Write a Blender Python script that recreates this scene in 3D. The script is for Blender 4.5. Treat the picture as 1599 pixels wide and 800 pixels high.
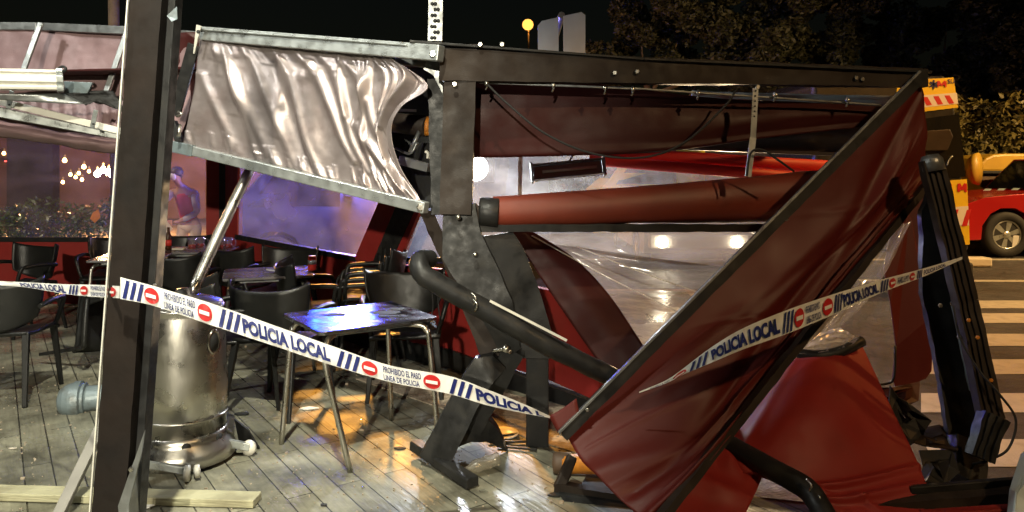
import bpy, bmesh, math, random
from mathutils import Vector, Matrix, noise
R = math.radians
sc = bpy.context.scene
for o in list(bpy.data.objects): bpy.data.objects.remove(o, do_unlink=True)
# ------------------------------------------------------------------ camera
F = 1155.0; CX = 799.5; HY = 264.0; EYE = 1.55
cam = bpy.data.objects.new('camera', bpy.data.cameras.new('camera'))
sc.collection.objects.link(cam); sc.camera = cam
cam.location = (0, 0, EYE); cam.rotation_euler = (R(90), 0, 0)
cam.data.sensor_width = 36; cam.data.lens = 36*F/1599
cam.data.shift_y = -(400-HY)/1599
cam.data.clip_start = .05; cam.data.clip_end = 400
# ------------------------------------------------------------------ night sky
world = bpy.data.worlds.new('World'); sc.world = world; world.use_nodes = True
wn = world.node_tree; bg = wn.nodes['Background']
sky = wn.nodes.new('ShaderNodeTexSky'); sky.sky_type = 'NISHITA'; sky.sun_disc = False
sky.sun_elevation = R(2); sky.sun_rotation = R(150)
wn.links.new(sky.outputs[0], bg.inputs[0]); bg.inputs[1].default_value = .002
sc.view_settings.view_transform = 'Standard'; sc.view_settings.look = 'None'
sc.view_settings.exposure = 0.0; sc.view_settings.gamma = 1
sc.cycles.use_denoising = True
sc.cycles.max_bounces = 6; sc.cycles.transparent_max_bounces = 16; sc.cycles.caustics_reflective = False
sc.cycles.caustics_refractive = False; sc.cycles.sample_clamp_indirect = 4
KEY_W, KEY2_W, FRONT_W, SODIUM_W, AMBER_W = 2700, 380, 6500, 2500, 11000

# ------------------------------------------------------------------ helpers
def W(px, py, Y): return Vector(((px-CX)/F*Y, Y, EYE-(py-HY)/F*Y))
def G(px, py): return W(px, py, EYE*F/(py-HY))
def gY(py): return EYE*F/(py-HY)
def tag(o, label=None, cat=None, group=None, kind=None):
    if label: o['label'] = label
    if cat: o['category'] = cat
    if group: o['group'] = group
    if kind: o['kind'] = kind
    return o
def thing(name, label, cat, loc=(0, 0, 0), group=None):
    o = bpy.data.objects.new(name, None); sc.collection.objects.link(o)
    o.empty_display_size = .1; o.location = loc
    return tag(o, label, cat, group)
def origin_of(o):
    v = Vector((0, 0, 0))
    while o: v = v + Vector(o.location); o = o.parent
    return v
def catmull(pts, n):
    P = [Vector(p) for p in pts]
    if len(P) < 3: return [P[0].lerp(P[-1], i/n) for i in range(n+1)]
    Q = [P[0]*2-P[1]]+P+[P[-1]*2-P[-2]]; out = []
    for i in range(n+1):
        t = i/n*(len(P)-1); k = min(int(t), len(P)-2); t -= k
        a, b, c, d = Q[k:k+4]
        out.append(.5*((2*b)+(c-a)*t+(2*a-5*b+4*c-d)*t*t+(3*b-a-3*c+d)*t**3))
    return out
class MB:
    def __init__(s): s.bm = bmesh.new()
    def face(s, pts):
        return s.bm.faces.new([s.bm.verts.new(Vector(p)) for p in pts])
    def box(s, c, size, rot=None):
        c = Vector(c); hx, hy, hz = [v/2 for v in size]; vs = []
        for z in (-hz, hz):
            for x, y in ((-hx, -hy), (hx, -hy), (hx, hy), (-hx, hy)):
                p = Vector((x, y, z))
                if rot: p = rot @ p
                vs.append(s.bm.verts.new(c+p))
        for f in ((3, 2, 1, 0), (4, 5, 6, 7), (0, 1, 5, 4), (1, 2, 6, 5), (2, 3, 7, 6), (3, 0, 4, 7)):
            s.bm.faces.new([vs[i] for i in f])
        return s
    def beam(s, a, b, w, h, up=(0, 0, 1), w2=None, h2=None, roll=0):
        a, b = Vector(a), Vector(b); d = (b-a).normalized(); up = Vector(up)
        if abs(d.dot(up.normalized())) > .97: up = Vector((0, 1, 0))
        x = d.cross(up).normalized(); y = x.cross(d).normalized()
        if roll:
            c, q = math.cos(roll), math.sin(roll); x, y = x*c+y*q, y*c-x*q
        rings = []
        for p, ww, hh in ((a, w, h), (b, w2 or w, h2 or h)):
            rings.append([s.bm.verts.new(p+x*sx*ww/2+y*sy*hh/2) for sx, sy in ((-1, -1), (1, -1), (1, 1), (-1, 1))])
        for i in range(4):
            j = (i+1) % 4; s.bm.faces.new([rings[0][i], rings[0][j], rings[1][j], rings[1][i]])
        s.bm.faces.new(rings[0][::-1]); s.bm.faces.new(rings[1])
        return s
    def prof(s, a, b, outline, up=(0, 0, 1)):
        """extrude a closed outline (list of (x,y) metres) from a to b"""
        a, b = Vector(a), Vector(b); d = (b-a).normalized(); up = Vector(up)
        x = d.cross(up).normalized(); y = x.cross(d).normalized()
        r = [[s.bm.verts.new(p+x*u+y*v) for u, v in outline] for p in (a, b)]
        n = len(outline)
        for i in range(n): s.bm.faces.new([r[0][i], r[0][(i+1) % n], r[1][(i+1) % n], r[1][i]])
        s.bm.faces.new(r[0][::-1]); s.bm.faces.new(r[1])
        return s
    def tube(s, pts, r, n=10, seg=None, cap=True):
        P = catmull(pts, seg or max(1, (len(pts)-1)*6)) if (seg or len(pts) > 2) else [Vector(p) for p in pts]
        rr = r if isinstance(r, (list, tuple)) else [r]*2
        prev = None; rings = []
        for i, p in enumerate(P):
            d = (P[min(i+1, len(P)-1)]-P[max(i-1, 0)]).normalized()
            ref = prev if prev is not None else (Vector((0, 0, 1)) if abs(d.z) < .9 else Vector((1, 0, 0)))
            x = (ref-d*ref.dot(d)).normalized(); prev = x; y = d.cross(x)
            t = i/(len(P)-1)*(len(rr)-1); k = min(int(t), len(rr)-2); rad = rr[k]+(rr[k+1]-rr[k])*(t-k)
            rings.append([s.bm.verts.new(p+(x*math.cos(a)+y*math.sin(a))*rad) for a in [2*math.pi*j/n for j in range(n)]])
        for a, b in zip(rings, rings[1:]):
            for j in range(n): s.bm.faces.new([a[j], a[(j+1) % n], b[(j+1) % n], b[j]]).smooth = True
        if cap: s.bm.faces.new(rings[0][::-1]); s.bm.faces.new(rings[-1])
        return s
    def lathe(s, prof, base=(0, 0, 0), axis=(0, 0, 1), n=40, smooth=True):
        base = Vector(base); q = Vector((0, 0, 1)).rotation_difference(Vector(axis).normalized()); rings = []
        for r, z in prof:
            rings.append([s.bm.verts.new(base+q @ Vector((r*math.cos(2*math.pi*j/n), r*math.sin(2*math.pi*j/n), z))) for j in range(n)])
        for a, b in zip(rings, rings[1:]):
            for j in range(n): s.bm.faces.new([a[j], a[(j+1) % n], b[(j+1) % n], b[j]]).smooth = smooth
        if prof[0][0] > 1e-4: s.bm.faces.new(rings[0][::-1])
        if prof[-1][0] > 1e-4: s.bm.faces.new(rings[-1])
        return s
    def ngon(s, pts, thick, d=(0, 1, 0)):
        """a plate: outline of points, given a thickness along d"""
        d = Vector(d).normalized()*thick
        a = [s.bm.verts.new(Vector(p)) for p in pts]; b = [s.bm.verts.new(Vector(p)+d) for p in pts]
        n = len(pts); s.bm.faces.new(a); s.bm.faces.new(b[::-1])
        for i in range(n): s.bm.faces.new([a[i], b[i], b[(i+1) % n], a[(i+1) % n]])
        return s
    def grid(s, rows, smooth=True):
        vs = [[s.bm.verts.new(p) for p in r] for r in rows]
        for a, b in zip(vs, vs[1:]):
            for i in range(len(a)-1):
                s.bm.faces.new([a[i], a[i+1], b[i+1], b[i]]).smooth = smooth
        return s
    def build(s, name, m, parent=None, bevel=0, solid=0, dent=0, cell=.05):
        bm = s.bm; bmesh.ops.remove_doubles(bm, verts=bm.verts, dist=1e-5)
        if not solid: bmesh.ops.recalc_face_normals(bm, faces=bm.faces)
        if dent:
            bmesh.ops.triangulate(bm, faces=[f for f in bm.faces if len(f.verts) > 4])
            for k in range(6):
                E = [e for e in bm.edges if e.calc_length() > cell]
                if not E or len(bm.faces) > 9000: break
                bmesh.ops.subdivide_edges(bm, edges=E, cuts=1, use_grid_fill=True)
            for v in bm.verts:
                c = v.co; h = Vector((noise.noise(c*9), noise.noise(c*9+Vector((31, 7, 3))), noise.noise(c*9+Vector((5, 77, 13)))))
                g = Vector((noise.noise(c*24+Vector((1, 2, 3))), noise.noise(c*24+Vector((9, 4, 3))), 0)); v.co = c+h*dent+g*dent*.5
        if parent is None and bm.verts:
            xs = [v.co for v in bm.verts]
            off = Vector(((min(v.x for v in xs)+max(v.x for v in xs))/2, (min(v.y for v in xs)+max(v.y for v in xs))/2, min(v.z for v in xs)))
        else: off = origin_of(parent) if parent else Vector((0, 0, 0))
        bmesh.ops.translate(bm, verts=bm.verts, vec=-off)
        me = bpy.data.meshes.new(name); bm.to_mesh(me); bm.free()
        o = bpy.data.objects.new(name, me); sc.collection.objects.link(o)
        if dent: me.shade_smooth(); me.set_sharp_from_angle(angle=R(32)); bevel = 0
        if m: me.materials.append(m)
        if parent: o.parent = parent
        else: o.location = off
        if solid:
            k = o.modifiers.new('thickness', 'SOLIDIFY'); k.thickness = solid; k.offset = 0
        if bevel:
            k = o.modifiers.new('edge', 'BEVEL'); k.width = bevel; k.segments = 2; k.limit_method = 'ANGLE'; k.angle_limit = R(40)
        return o
def sheet(ctrl, nu, nv, disp=None, solve=None):
    """smooth cloth surface through a control net of (px,py,Y) rows; disp(u,v) pushes it along its normal"""
    rows = [catmull([W(*p) for p in r], nu) for r in ctrl]
    cols = [catmull([r[i] for r in rows], nv) for i in range(nu+1)]
    P = [[cols[i][j] for i in range(nu+1)] for j in range(nv+1)]
    if disp:
        Q = []
        for j in range(nv+1):
            q = []
            for i in range(nu+1):
                du = P[j][min(i+1, nu)]-P[j][max(i-1, 0)]; dv = P[min(j+1, nv)][i]-P[max(j-1, 0)][i]
                n = du.cross(dv); n = n.normalized() if n.length > 1e-9 else Vector((0, -1, 0))
                if n.y > 0: n = -n
                q.append(P[j][i]+n*disp(i/nu, j/nv))
            Q.append(q)
        P = Q
    m = MB(); m.grid(P); return m
def folds(L):
    """L: (u0,v0,u1,v1,width,amp) ridge lines"""
    def f(u, v):
        h = 0
        for u0, v0, u1, v1, w, a in L:
            dx, dy = u1-u0, v1-v0; t = max(0, min(1, ((u-u0)*dx+(v-v0)*dy)/(dx*dx+dy*dy)))
            d = math.hypot(u-u0-dx*t, v-v0-dy*t)/w
            if d < 3: h += a*math.exp(-d*d)*(1-.5*abs(2*t-1))
        return h
    return f
def fbm(x, y, z=0, o=4):
    h, a = 0, 1
    for i in range(o): h += a*noise.noise(Vector((x, y, z))); a *= .5; x *= 2.1; y *= 2.1
    return h

# ------------------------------------------------------------------ materials
def mat(name, col, rough=.5, metal=0, bump=0, bscale=40, var=0, vscale=5, coat=0, emit=None, es=0, spec=.5, rvar=0, aniso=None, dirt=None, ds=6, dr=.8):
    m = bpy.data.materials.new(name); m.use_nodes = True; n = m.node_tree; p = n.nodes['Principled BSDF']; L = n.links
    p.inputs['Base Color'].default_value = (*col, 1); p.inputs['Roughness'].default_value = rough
    p.inputs['Metallic'].default_value = metal; p.inputs['Coat Weight'].default_value = coat
    p.inputs['Specular IOR Level'].default_value = spec
    if emit: p.inputs['Emission Color'].default_value = (*emit, 1); p.inputs['Emission Strength'].default_value = es
    tc = n.nodes.new('ShaderNodeTexCoord')
    def nz(sc_, det=6, stretch=None):
        t = n.nodes.new('ShaderNodeTexNoise'); t.inputs['Scale'].default_value = sc_; t.inputs['Detail'].default_value = det
        if stretch:
            mp = n.nodes.new('ShaderNodeMapping'); mp.inputs['Scale'].default_value = stretch
            L.new(tc.outputs['Object'], mp.inputs[0]); L.new(mp.outputs[0], t.inputs['Vector'])
        else: L.new(tc.outputs['Object'], t.inputs['Vector'])
        return t
    src = None
    if var or dirt:
        t = nz(vscale); r = n.nodes.new('ShaderNodeValToRGB')
        r.color_ramp.elements[0].position = .3; r.color_ramp.elements[1].position = .7
        r.color_ramp.elements[0].color = (*[c*(1-var) for c in col], 1); r.color_ramp.elements[1].color = (*[min(1, c*(1+var)) for c in col], 1)
        L.new(t.outputs[0], r.inputs[0]); src = r.outputs[0]
        if dirt:
            t2 = nz(ds, 10); r2 = n.nodes.new('ShaderNodeMapRange'); r2.inputs[1].default_value = .5; r2.inputs[2].default_value = .68
            r2.inputs[4].default_value = dr
            mx = n.nodes.new('ShaderNodeMixRGB'); mx.inputs[2].default_value = (*dirt, 1)
            L.new(t2.outputs[0], r2.inputs[0]); L.new(r2.outputs[0], mx.inputs[0]); L.new(src, mx.inputs[1]); src = mx.outputs[0]
        L.new(src, p.inputs['Base Color'])
    if rvar:
        t = nz(vscale*2.3, 8); r = n.nodes.new('ShaderNodeMapRange'); r.inputs[1].default_value = .35; r.inputs[2].default_value = .65
        r.inputs[3].default_value = max(.03, rough-rvar); r.inputs[4].default_value = min(1, rough+rvar)
        L.new(t.outputs[0], r.inputs[0]); L.new(r.outputs[0], p.inputs['Roughness'])
    if bump:
        t = nz(bscale, 6, aniso); b = n.nodes.new('ShaderNodeBump'); b.inputs['Strength'].default_value = bump; b.inputs['Distance'].default_value = .01
        L.new(t.outputs[0], b.inputs['Height']); L.new(b.outputs[0], p.inputs['Normal'])
    return m
def glow(name, col, s):
    return mat(name, (.02, .02, .02), emit=col, es=s)
M = {}
M['black'] = mat('black_powder_coat', (.012, .012, .012), .48, 0, .12, 200, .3, 8, rvar=.15, dirt=(.035, .032, .026), ds=9, dr=.35, spec=.3)
M['bronze'] = mat('dark_bronze_paint', (.022, .015, .011), .6, 0, .1, 200, .3, 4, rvar=.15, dirt=(.045, .032, .022), ds=7, dr=.35, spec=.25)
M['rust'] = mat('brown_steel_paint', (.008, .0045, .0028), .7, 0, .12, 25, .5, 5, spec=.25, rvar=.15, dirt=(.016, .009, .005), ds=3, dr=.4)
M['alu'] = mat('aluminium_rail', (.52, .55, .54), .38, .75, .08, 120, .1, 8, rvar=.12, dirt=(.25, .26, .25), ds=12, dr=.35)
M['alud'] = mat('weathered_aluminium', (.24, .25, .25), .4, .7, .1, 120, .2, 8, rvar=.12)
M['steel'] = mat('brushed_steel', (.52, .5, .45), .3, 1, .08, 10, .12, 3, rvar=.1, aniso=(30, 30, .6), dirt=(.35, .31, .24), ds=2, dr=.3)
M['white_alu'] = mat('cream_lacquered_aluminium', (.66, .64, .57), .35, .1, .05, 80, .08, 6, dirt=(.4, .38, .32), ds=8, dr=.3)
M['silver_pvc'] = mat('silver_mauve_vinyl_cloth', (.34, .29, .285), .36, .6, .12, 300, .12, 6, rvar=.08, dirt=(.25, .18, .17), ds=5, dr=.5)
M['mauve_pvc'] = mat('dusty_mauve_vinyl_cloth', (.25, .16, .165), .48, .15, .12, 200, .14, 4, dirt=(.16, .1, .1), ds=5, dr=.6)
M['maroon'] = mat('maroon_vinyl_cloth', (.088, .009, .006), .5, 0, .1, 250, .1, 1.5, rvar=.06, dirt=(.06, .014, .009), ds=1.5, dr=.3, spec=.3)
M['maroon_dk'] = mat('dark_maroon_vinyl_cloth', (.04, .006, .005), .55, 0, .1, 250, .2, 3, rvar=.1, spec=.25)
M['red'] = mat('red_vinyl_cloth', (.25, .02, .017), .55, 0, .1, 250, .15, 3, rvar=.1, dirt=(.1, .018, .012), ds=3, dr=.4, spec=.3)
M['brightred'] = mat('backlit_red_roller_cloth', (.6, .03, .025), .55, 0, .05, 100, .1, 3)  # red raised so the colour itself carries the light from behind
M['brick_red'] = mat('orange_red_awning_cloth', (.15, .025, .012), .5, 0, .15, 200, .2, 4, dirt=(.09, .02, .01), ds=3, dr=.6)
M['chair'] = mat('black_moulded_plastic', (.011, .011, .0105), .36, 0, .12, 400, .1, 6, rvar=.07, dirt=(.022, .021, .018), ds=6, dr=.3, spec=.28)
M['plank'] = mat('pale_raw_timber', (.38, .36, .23), .75, 0, .5, 6, .2, 4, aniso=(1.5, 25, 25), dirt=(.2, .18, .11), ds=5)
M['grey_timber'] = mat('grey_painted_timber', (.2, .19, .17), .65, 0, .4, 12, .25, 5, dirt=(.08, .07, .06))
M['white'] = mat('white_ceramic', (.7, .7, .68), .25)
M['paint_grey'] = mat('blue_grey_iron_paint', (.16, .2, .215), .38, .2, .3, 30, .2, 5, dirt=(.09, .09, .08), ds=8)
M['rubber'] = mat('black_rubber', (.016, .016, .016), .75, 0, .2, 100)
M['tapew'] = mat('white_barrier_film', (.78, .78, .75), .4, 0, .25, 25, .04, 8)
M['tapeb'] = mat('navy_tape_ink', (.012, .02, .13), .45)
M['taper'] = mat('red_tape_ink', (.5, .02, .02), .45)
M['road'] = mat('asphalt', (.055, .052, .05), .6, 0, .6, 150, .3, 3, rvar=.15, dirt=(.035, .03, .028), ds=2)
M['roadpaint'] = mat('worn_white_road_paint', (.45, .42, .35), .6, 0, .5, 90, .08, 6, dirt=(.3, .27, .22), ds=9, dr=.6)
M['gravel'] = mat('pebbled_limestone', (.33, .27, .2), .8, 0, 1, 60, .35, 30)
M['leaf'] = mat('dark_hedge_leaf', (.03, .065, .01), .4, 0, 0, 1, .35, 9)
M['leaf_dry'] = mat('ochre_shrub_leaf', (.11, .09, .025), .5, 0, 0, 1, .4, 6)
M['leaf_tree'] = mat('dusty_tree_leaf', (.03, .032, .014), .6, 0, 0, 1, .4, 3)
M['bark'] = mat('pine_bark', (.1, .07, .045), .9, 0, 1, 20, .3, 6)
M['car_red'] = mat('red_car_paint', (.42, .015, .015), .22, .1, 0, 1, 0, coat=.6)
M['car_blue'] = mat('dark_blue_car_paint', (.03, .04, .12), .25, .2, coat=.6)
M['car_white'] = mat('white_car_paint', (.6, .6, .6), .25, coat=.5)
M['yellow'] = mat('reflective_yellow_panel', (.72, .53, .03), .4, 0, .05, 90, .06, 4)
M['bin_yellow'] = mat('yellow_moulded_plastic', (.5, .3, .03), .45, 0, .1, 60, .1, 4)
M['glass_dark'] = mat('tinted_window_glass', (.008, .009, .01), .08, 0, spec=.7)
M['skin'] = mat('skin', (.5, .28, .2), .5); M['vest'] = mat('red_reflective_vest', (.8, .04, .04), .5, emit=None)
M['shirt'] = mat('pale_lilac_sleeve_cloth', (.5, .45, .6), .7); M['hair'] = mat('dark_hair', (.02, .013, .01), .5)
M['trouser'] = mat('pale_work_trousers', (.6, .5, .42), .7)
M['sign_back'] = mat('grey_sheet_sign_back', (.42, .5, .53), .45, .3, .05, 20, .1, 3)
M['brown_wall'] = mat('brown_render', (.09, .055, .05), .8, 0, .4, 8, .2, 2)
M['bottle'] = mat('brown_bottle_glass', (.05, .018, .006), .08, 0)
M['redplastic'] = mat('red_label', (.5, .03, .02), .4)
M['paper'] = mat('crumpled_paper', (.6, .55, .45), .7, 0, .6, 20)
M['orange'] = mat('weathered_orange_paint', (.62, .22, .02), .5, 0, .3, 40, .15, 9, dirt=(.25, .08, .02), ds=14, dr=.7)
M['mud'] = mat('brown_wood_stain', (.1, .06, .035), .6, 0, .4, 20, .3, 4)
def vinyl(name, tint, milk, fac, rough=.15, bs=5, bstr=.5, milkcol=(.8, .8, .8)):
    m = bpy.data.materials.new(name); m.use_nodes = True; n = m.node_tree; L = n.links; n.nodes.remove(n.nodes['Principled BSDF'])
    out = n.nodes['Material Output']; tr = n.nodes.new('ShaderNodeBsdfTransparent'); tr.inputs[0].default_value = (*tint, 1)
    tl = n.nodes.new('ShaderNodeBsdfTranslucent'); tl.inputs[0].default_value = (*milkcol, 1)
    df = n.nodes.new('ShaderNodeBsdfDiffuse'); df.inputs[0].default_value = (*milkcol, 1)
    gl = n.nodes.new('ShaderNodeBsdfGlossy'); gl.inputs['Roughness'].default_value = rough; gl.inputs[0].default_value = (.9, .9, .9, 1)
    tc = n.nodes.new('ShaderNodeTexCoord'); nz = n.nodes.new('ShaderNodeTexNoise'); nz.inputs['Scale'].default_value = bs; nz.inputs['Detail'].default_value = 2; nz.inputs['Distortion'].default_value = .6
    L.new(tc.outputs['Object'], nz.inputs['Vector']); b = n.nodes.new('ShaderNodeBump'); b.inputs['Strength'].default_value = bstr; b.inputs['Distance'].default_value = .05
    L.new(nz.outputs[0], b.inputs['Height'])
    L.new(b.outputs[0], gl.inputs['Normal'])
    # smears and scratches: a stretched, thresholded noise
    mp = n.nodes.new('ShaderNodeMapping'); mp.inputs['Scale'].default_value = (1, 1, 2.6); mp.inputs['Rotation'].default_value = (0, .35, 0)
    L.new(tc.outputs['Object'], mp.inputs[0]); n2 = n.nodes.new('ShaderNodeTexNoise'); n2.inputs['Scale'].default_value = 1.5; n2.inputs['Detail'].default_value = 2.5; n2.inputs['Distortion'].default_value = .5
    L.new(mp.outputs[0], n2.inputs['Vector']); r = n.nodes.new('ShaderNodeMapRange'); r.inputs[1].default_value = .35; r.inputs[2].default_value = .8
    r.inputs[3].default_value = milk*.5; r.inputs[4].default_value = min(.95, milk*1.9); L.new(n2.outputs[0], r.inputs[0])
    ms = n.nodes.new('ShaderNodeMixShader'); ms.inputs[0].default_value = .3; L.new(tl.outputs[0], ms.inputs[1]); L.new(df.outputs[0], ms.inputs[2])
    m1 = n.nodes.new('ShaderNodeMixShader'); L.new(r.outputs[0], m1.inputs[0]); L.new(tr.outputs[0], m1.inputs[1]); L.new(ms.outputs[0], m1.inputs[2])
    fr = n.nodes.new('ShaderNodeLayerWeight'); pw = n.nodes.new('ShaderNodeMath'); pw.operation = 'POWER'; pw.inputs[1].default_value = 4; L.new(fr.outputs['Facing'], pw.inputs[0])
    ad = n.nodes.new('ShaderNodeMath'); ad.operation = 'MULTIPLY_ADD'; ad.inputs[1].default_value = .7; ad.inputs[2].default_value = fac+.03; L.new(pw.outputs[0], ad.inputs[0])
    m2 = n.nodes.new('ShaderNodeMixShader'); L.new(ad.outputs[0], m2.inputs[0]); L.new(m1.outputs[0], m2.inputs[1]); L.new(gl.outputs[0], m2.inputs[2])
    L.new(m2.outputs[0], out.inputs[0]); return m
M['vinyl_warm'] = vinyl('clear_vinyl_window', (.95, .9, .84), .07, .02, .12, 3, .2)
M['vinyl_blue'] = vinyl('scuffed_vinyl_window', (.82, .8, .88), .22, .02, .15, 3, .25, (.75, .7, .8))
M['vinyl_fold'] = vinyl('wrinkled_clear_vinyl', (.92, .88, .8), .2, .05, .14, 3, .3, (.85, .8, .7))
M['vinyl_edge'] = vinyl('creased_vinyl_edge', (.9, .9, .85), .5, .15, .2, 6, .3, (.9, .85, .75))
M['glass'] = vinyl('clear_glass', (.9, .92, .9), .06, .08, .05, 12, .3)
# ------------------------------------------------------------------ the ground
ROAD = -.06
def gYr(py): return (EYE-ROAD)*F/(py-HY)
def paver_mat():
    m = bpy.data.materials.new('grey_green_plank_pavers'); m.use_nodes = True; n = m.node_tree; p = n.nodes['Principled BSDF']; L = n.links
    tc = n.nodes.new('ShaderNodeTexCoord'); mp = n.nodes.new('ShaderNodeMapping'); mp.inputs['Rotation'].default_value = (0, 0, R(55))
    ge = n.nodes.new('ShaderNodeNewGeometry'); L.new(ge.outputs['Position'], mp.inputs[0])
    br = n.nodes.new('ShaderNodeTexBrick'); br.inputs['Scale'].default_value = 1; br.inputs['Brick Width'].default_value = 1.15; br.inputs['Row Height'].default_value = .125
    br.inputs['Mortar Size'].default_value = .0035; br.inputs['Mortar Smooth'].default_value = .3; br.offset = .5; br.inputs['Bias'].default_value = 0
    br.inputs['Color1'].default_value = (.185, .178, .132, 1); br.inputs['Color2'].default_value = (.25, .24, .18, 1); br.inputs['Mortar'].default_value = (.03, .03, .025, 1)
    L.new(mp.outputs[0], br.inputs['Vector'])
    n1 = n.nodes.new('ShaderNodeTexNoise'); n1.inputs['Scale'].default_value = 2.2; n1.inputs['Detail'].default_value = 10; n1.inputs['Roughness'].default_value = .65
    L.new(ge.outputs['Position'], n1.inputs['Vector'])
    r1 = n.nodes.new('ShaderNodeMapRange'); r1.inputs[1].default_value = .35; r1.inputs[2].default_value = .68; r1.inputs[3].default_value = .35; r1.inputs[4].default_value = 1.35
    L.new(n1.outputs[0], r1.inputs[0])
    mp2 = n.nodes.new('ShaderNodeMapping'); mp2.inputs['Scale'].default_value = (6, 45, 1); L.new(mp.outputs[0], mp2.inputs[0])
    n2 = n.nodes.new('ShaderNodeTexNoise'); n2.inputs['Scale'].default_value = 1; n2.inputs['Detail'].default_value = 6; L.new(mp2.outputs[0], n2.inputs['Vector'])
    r2 = n.nodes.new('ShaderNodeMapRange'); r2.inputs[3].default_value = .6; r2.inputs[4].default_value = 1.4; L.new(n2.outputs[0], r2.inputs[0])
    mu = n.nodes.new('ShaderNodeMath'); mu.operation = 'MULTIPLY'; L.new(r1.outputs[0], mu.inputs[0]); L.new(r2.outputs[0], mu.inputs[1])
    vm = n.nodes.new('ShaderNodeVectorMath'); vm.operation = 'SCALE'; L.new(br.outputs['Color'], vm.inputs[0]); L.new(mu.outputs[0], vm.inputs['Scale'])
    L.new(vm.outputs[0], p.inputs['Base Color'])
    n3 = n.nodes.new('ShaderNodeTexNoise'); n3.inputs['Scale'].default_value = 1.7; n3.inputs['Detail'].default_value = 7; L.new(ge.outputs['Position'], n3.inputs['Vector'])
    r3 = n.nodes.new('ShaderNodeMapRange'); r3.inputs[1].default_value = .42; r3.inputs[2].default_value = .58; r3.inputs[3].default_value = .2; r3.inputs[4].default_value = .62
    L.new(n3.outputs[0], r3.inputs[0]); L.new(r3.outputs[0], p.inputs['Roughness'])
    hs = n.nodes.new('ShaderNodeMath'); hs.operation = 'MULTIPLY_ADD'; L.new(br.outputs['Fac'], hs.inputs[0]); hs.inputs[1].default_value = -1.2; L.new(n2.outputs[0], hs.inputs[2])
    b = n.nodes.new('ShaderNodeBump'); b.inputs['Strength'].default_value = .6; b.inputs['Distance'].default_value = .006; L.new(hs.outputs[0], b.inputs['Height']); L.new(b.outputs[0], p.inputs['Normal'])
    return m
M['paver'] = paver_mat()
m = MB(); m.face([(-150, -40, ROAD), (150, -40, ROAD), (150, 220, ROAD), (-150, 220, ROAD)]); tag(m.build('road', M['road']), kind='structure')
def slab(name, outline, z0, z1, mt):
    m = MB(); m.ngon([(x, y, z1) for x, y in outline], z1-z0, (0, 0, -1)); return tag(m.build(name, mt), kind='structure')
slab('patio_pavement', [(-14, -8), (1.9, -8), (1.9, 3.2), (2.2, 9.4), (-14, 9.4)], -.3, 0, M['paver'])
slab('kerb', [(1.903, -8), (2.05, -8), (2.05, 3.2), (2.35, 9.55), (-14, 9.55), (-14, 9.403), (2.203, 9.403), (1.903, 3.2)], -.3, -.002, M['gravel'])
def wallY(px): k = (px-CX)/F; return (8.5*1.019-3.35)/(k+1.019)
def S(px, py, d=0): return W(px, py, wallY(px)-d)
slab('gravel_border', [(-.75, 5.62), (-1.15, 5.45), (.15, 4.2), (.9, 3.55), (1.85, 3.3), (1.85, 4.1), (.85, 4.45)], -.01, .006, M['gravel'])
z = ROAD+.004
m = MB()
for a, b in ((730, 687), (645, 615), (585, 562), (541, 522), (505, 490), (482, 470)):
    y0, y1 = gYr(a), gYr(b)
    m.face([(max(2.3, .553*y0), y0, z), (9.5, y0, z), (9.5, y1, z), (max(2.3, .553*y1), y1, z)])
tag(m.build('crosswalk_stripes', M['roadpaint']), kind='structure')
m = MB(); m.face([(-20, gYr(407), z), (40, gYr(407), z), (40, gYr(404.5), z), (-20, gYr(404.5), z)]); m.face([(5, gYr(440), z), (40, gYr(452), z), (40, gYr(449), z), (5, gYr(437), z)])
tag(m.build('lane_line', M['roadpaint']), kind='structure')

# ------------------------------------------------------------------ lamps
def lamp(name, label, x, y, h, head_dir, col, watts, bulb=.12, cone=None, group=None, aim=None, rad=.12, lens=30, blend=.4):
    t = thing(name, label, 'street lamp', (x, y, ROAD), group)
    dx, dy = head_dir
    p = MB(); p.tube([(x, y, ROAD), (x, y, h*.95)], [.07, .045], 12); p.lathe([(.12, 0), (.12, .05), (.075, .1), (.07, .35)], (x, y, ROAD))
    p.build('pole', M['bronze'], t)
    a = MB(); e = Vector((x+dx, y+dy, h)); a.tube([(x, y, h*.95-.05), (x+dx*.3, y+dy*.3, h*.99), e], .03, 8); a.build('arm', M['bronze'], t)
    hd = MB(); hd.lathe([(.03, .16), (.13, .13), (.2, .04), (.21, 0), (.19, 0)], e-Vector((0, 0, .05))); hh = hd.build('lamp_head', M['alud'], t)
    l = MB(); l.lathe([(.0001, -bulb), (bulb*.5, -bulb*.87), (bulb*.87, -bulb*.5), (bulb, 0), (bulb*.87, bulb*.5), (bulb*.5, bulb*.87), (.0001, bulb)] if bulb > .3 else [(.0001, -bulb), (bulb*.7, -bulb*.7), (bulb, 0), (bulb*.9, .02)], e-Vector((0, 0, .06)), n=24); l.build('lens', glow('lamp_lens', col, lens), t)
    d = bpy.data.lights.new(name+'_light', 'SPOT' if cone else 'POINT'); d.energy = watts; d.color = col; d.shadow_soft_size = rad
    o = bpy.data.objects.new('lamp_light', d); sc.collection.objects.link(o); o.parent = t; o.location = e-Vector((0, 0, .3))-t.location
    if cone:
        d.spot_size = R(cone); d.spot_blend = blend
        v = (Vector(aim)-(e-Vector((0, 0, .3)))) if aim else Vector((0, 0, -1)); o.rotation_euler = v.to_track_quat('-Z', 'Y').to_euler()
    return t
lamp('street_lamp', 'tall cool white street lamp standing on the patio behind the camera', .3, -.9, 6.2, (-1.0, 1.5), (1, .97, .78), KEY_W, rad=.08, cone=58, blend=.9, aim=(-2.3, 3.8, 0))
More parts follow.
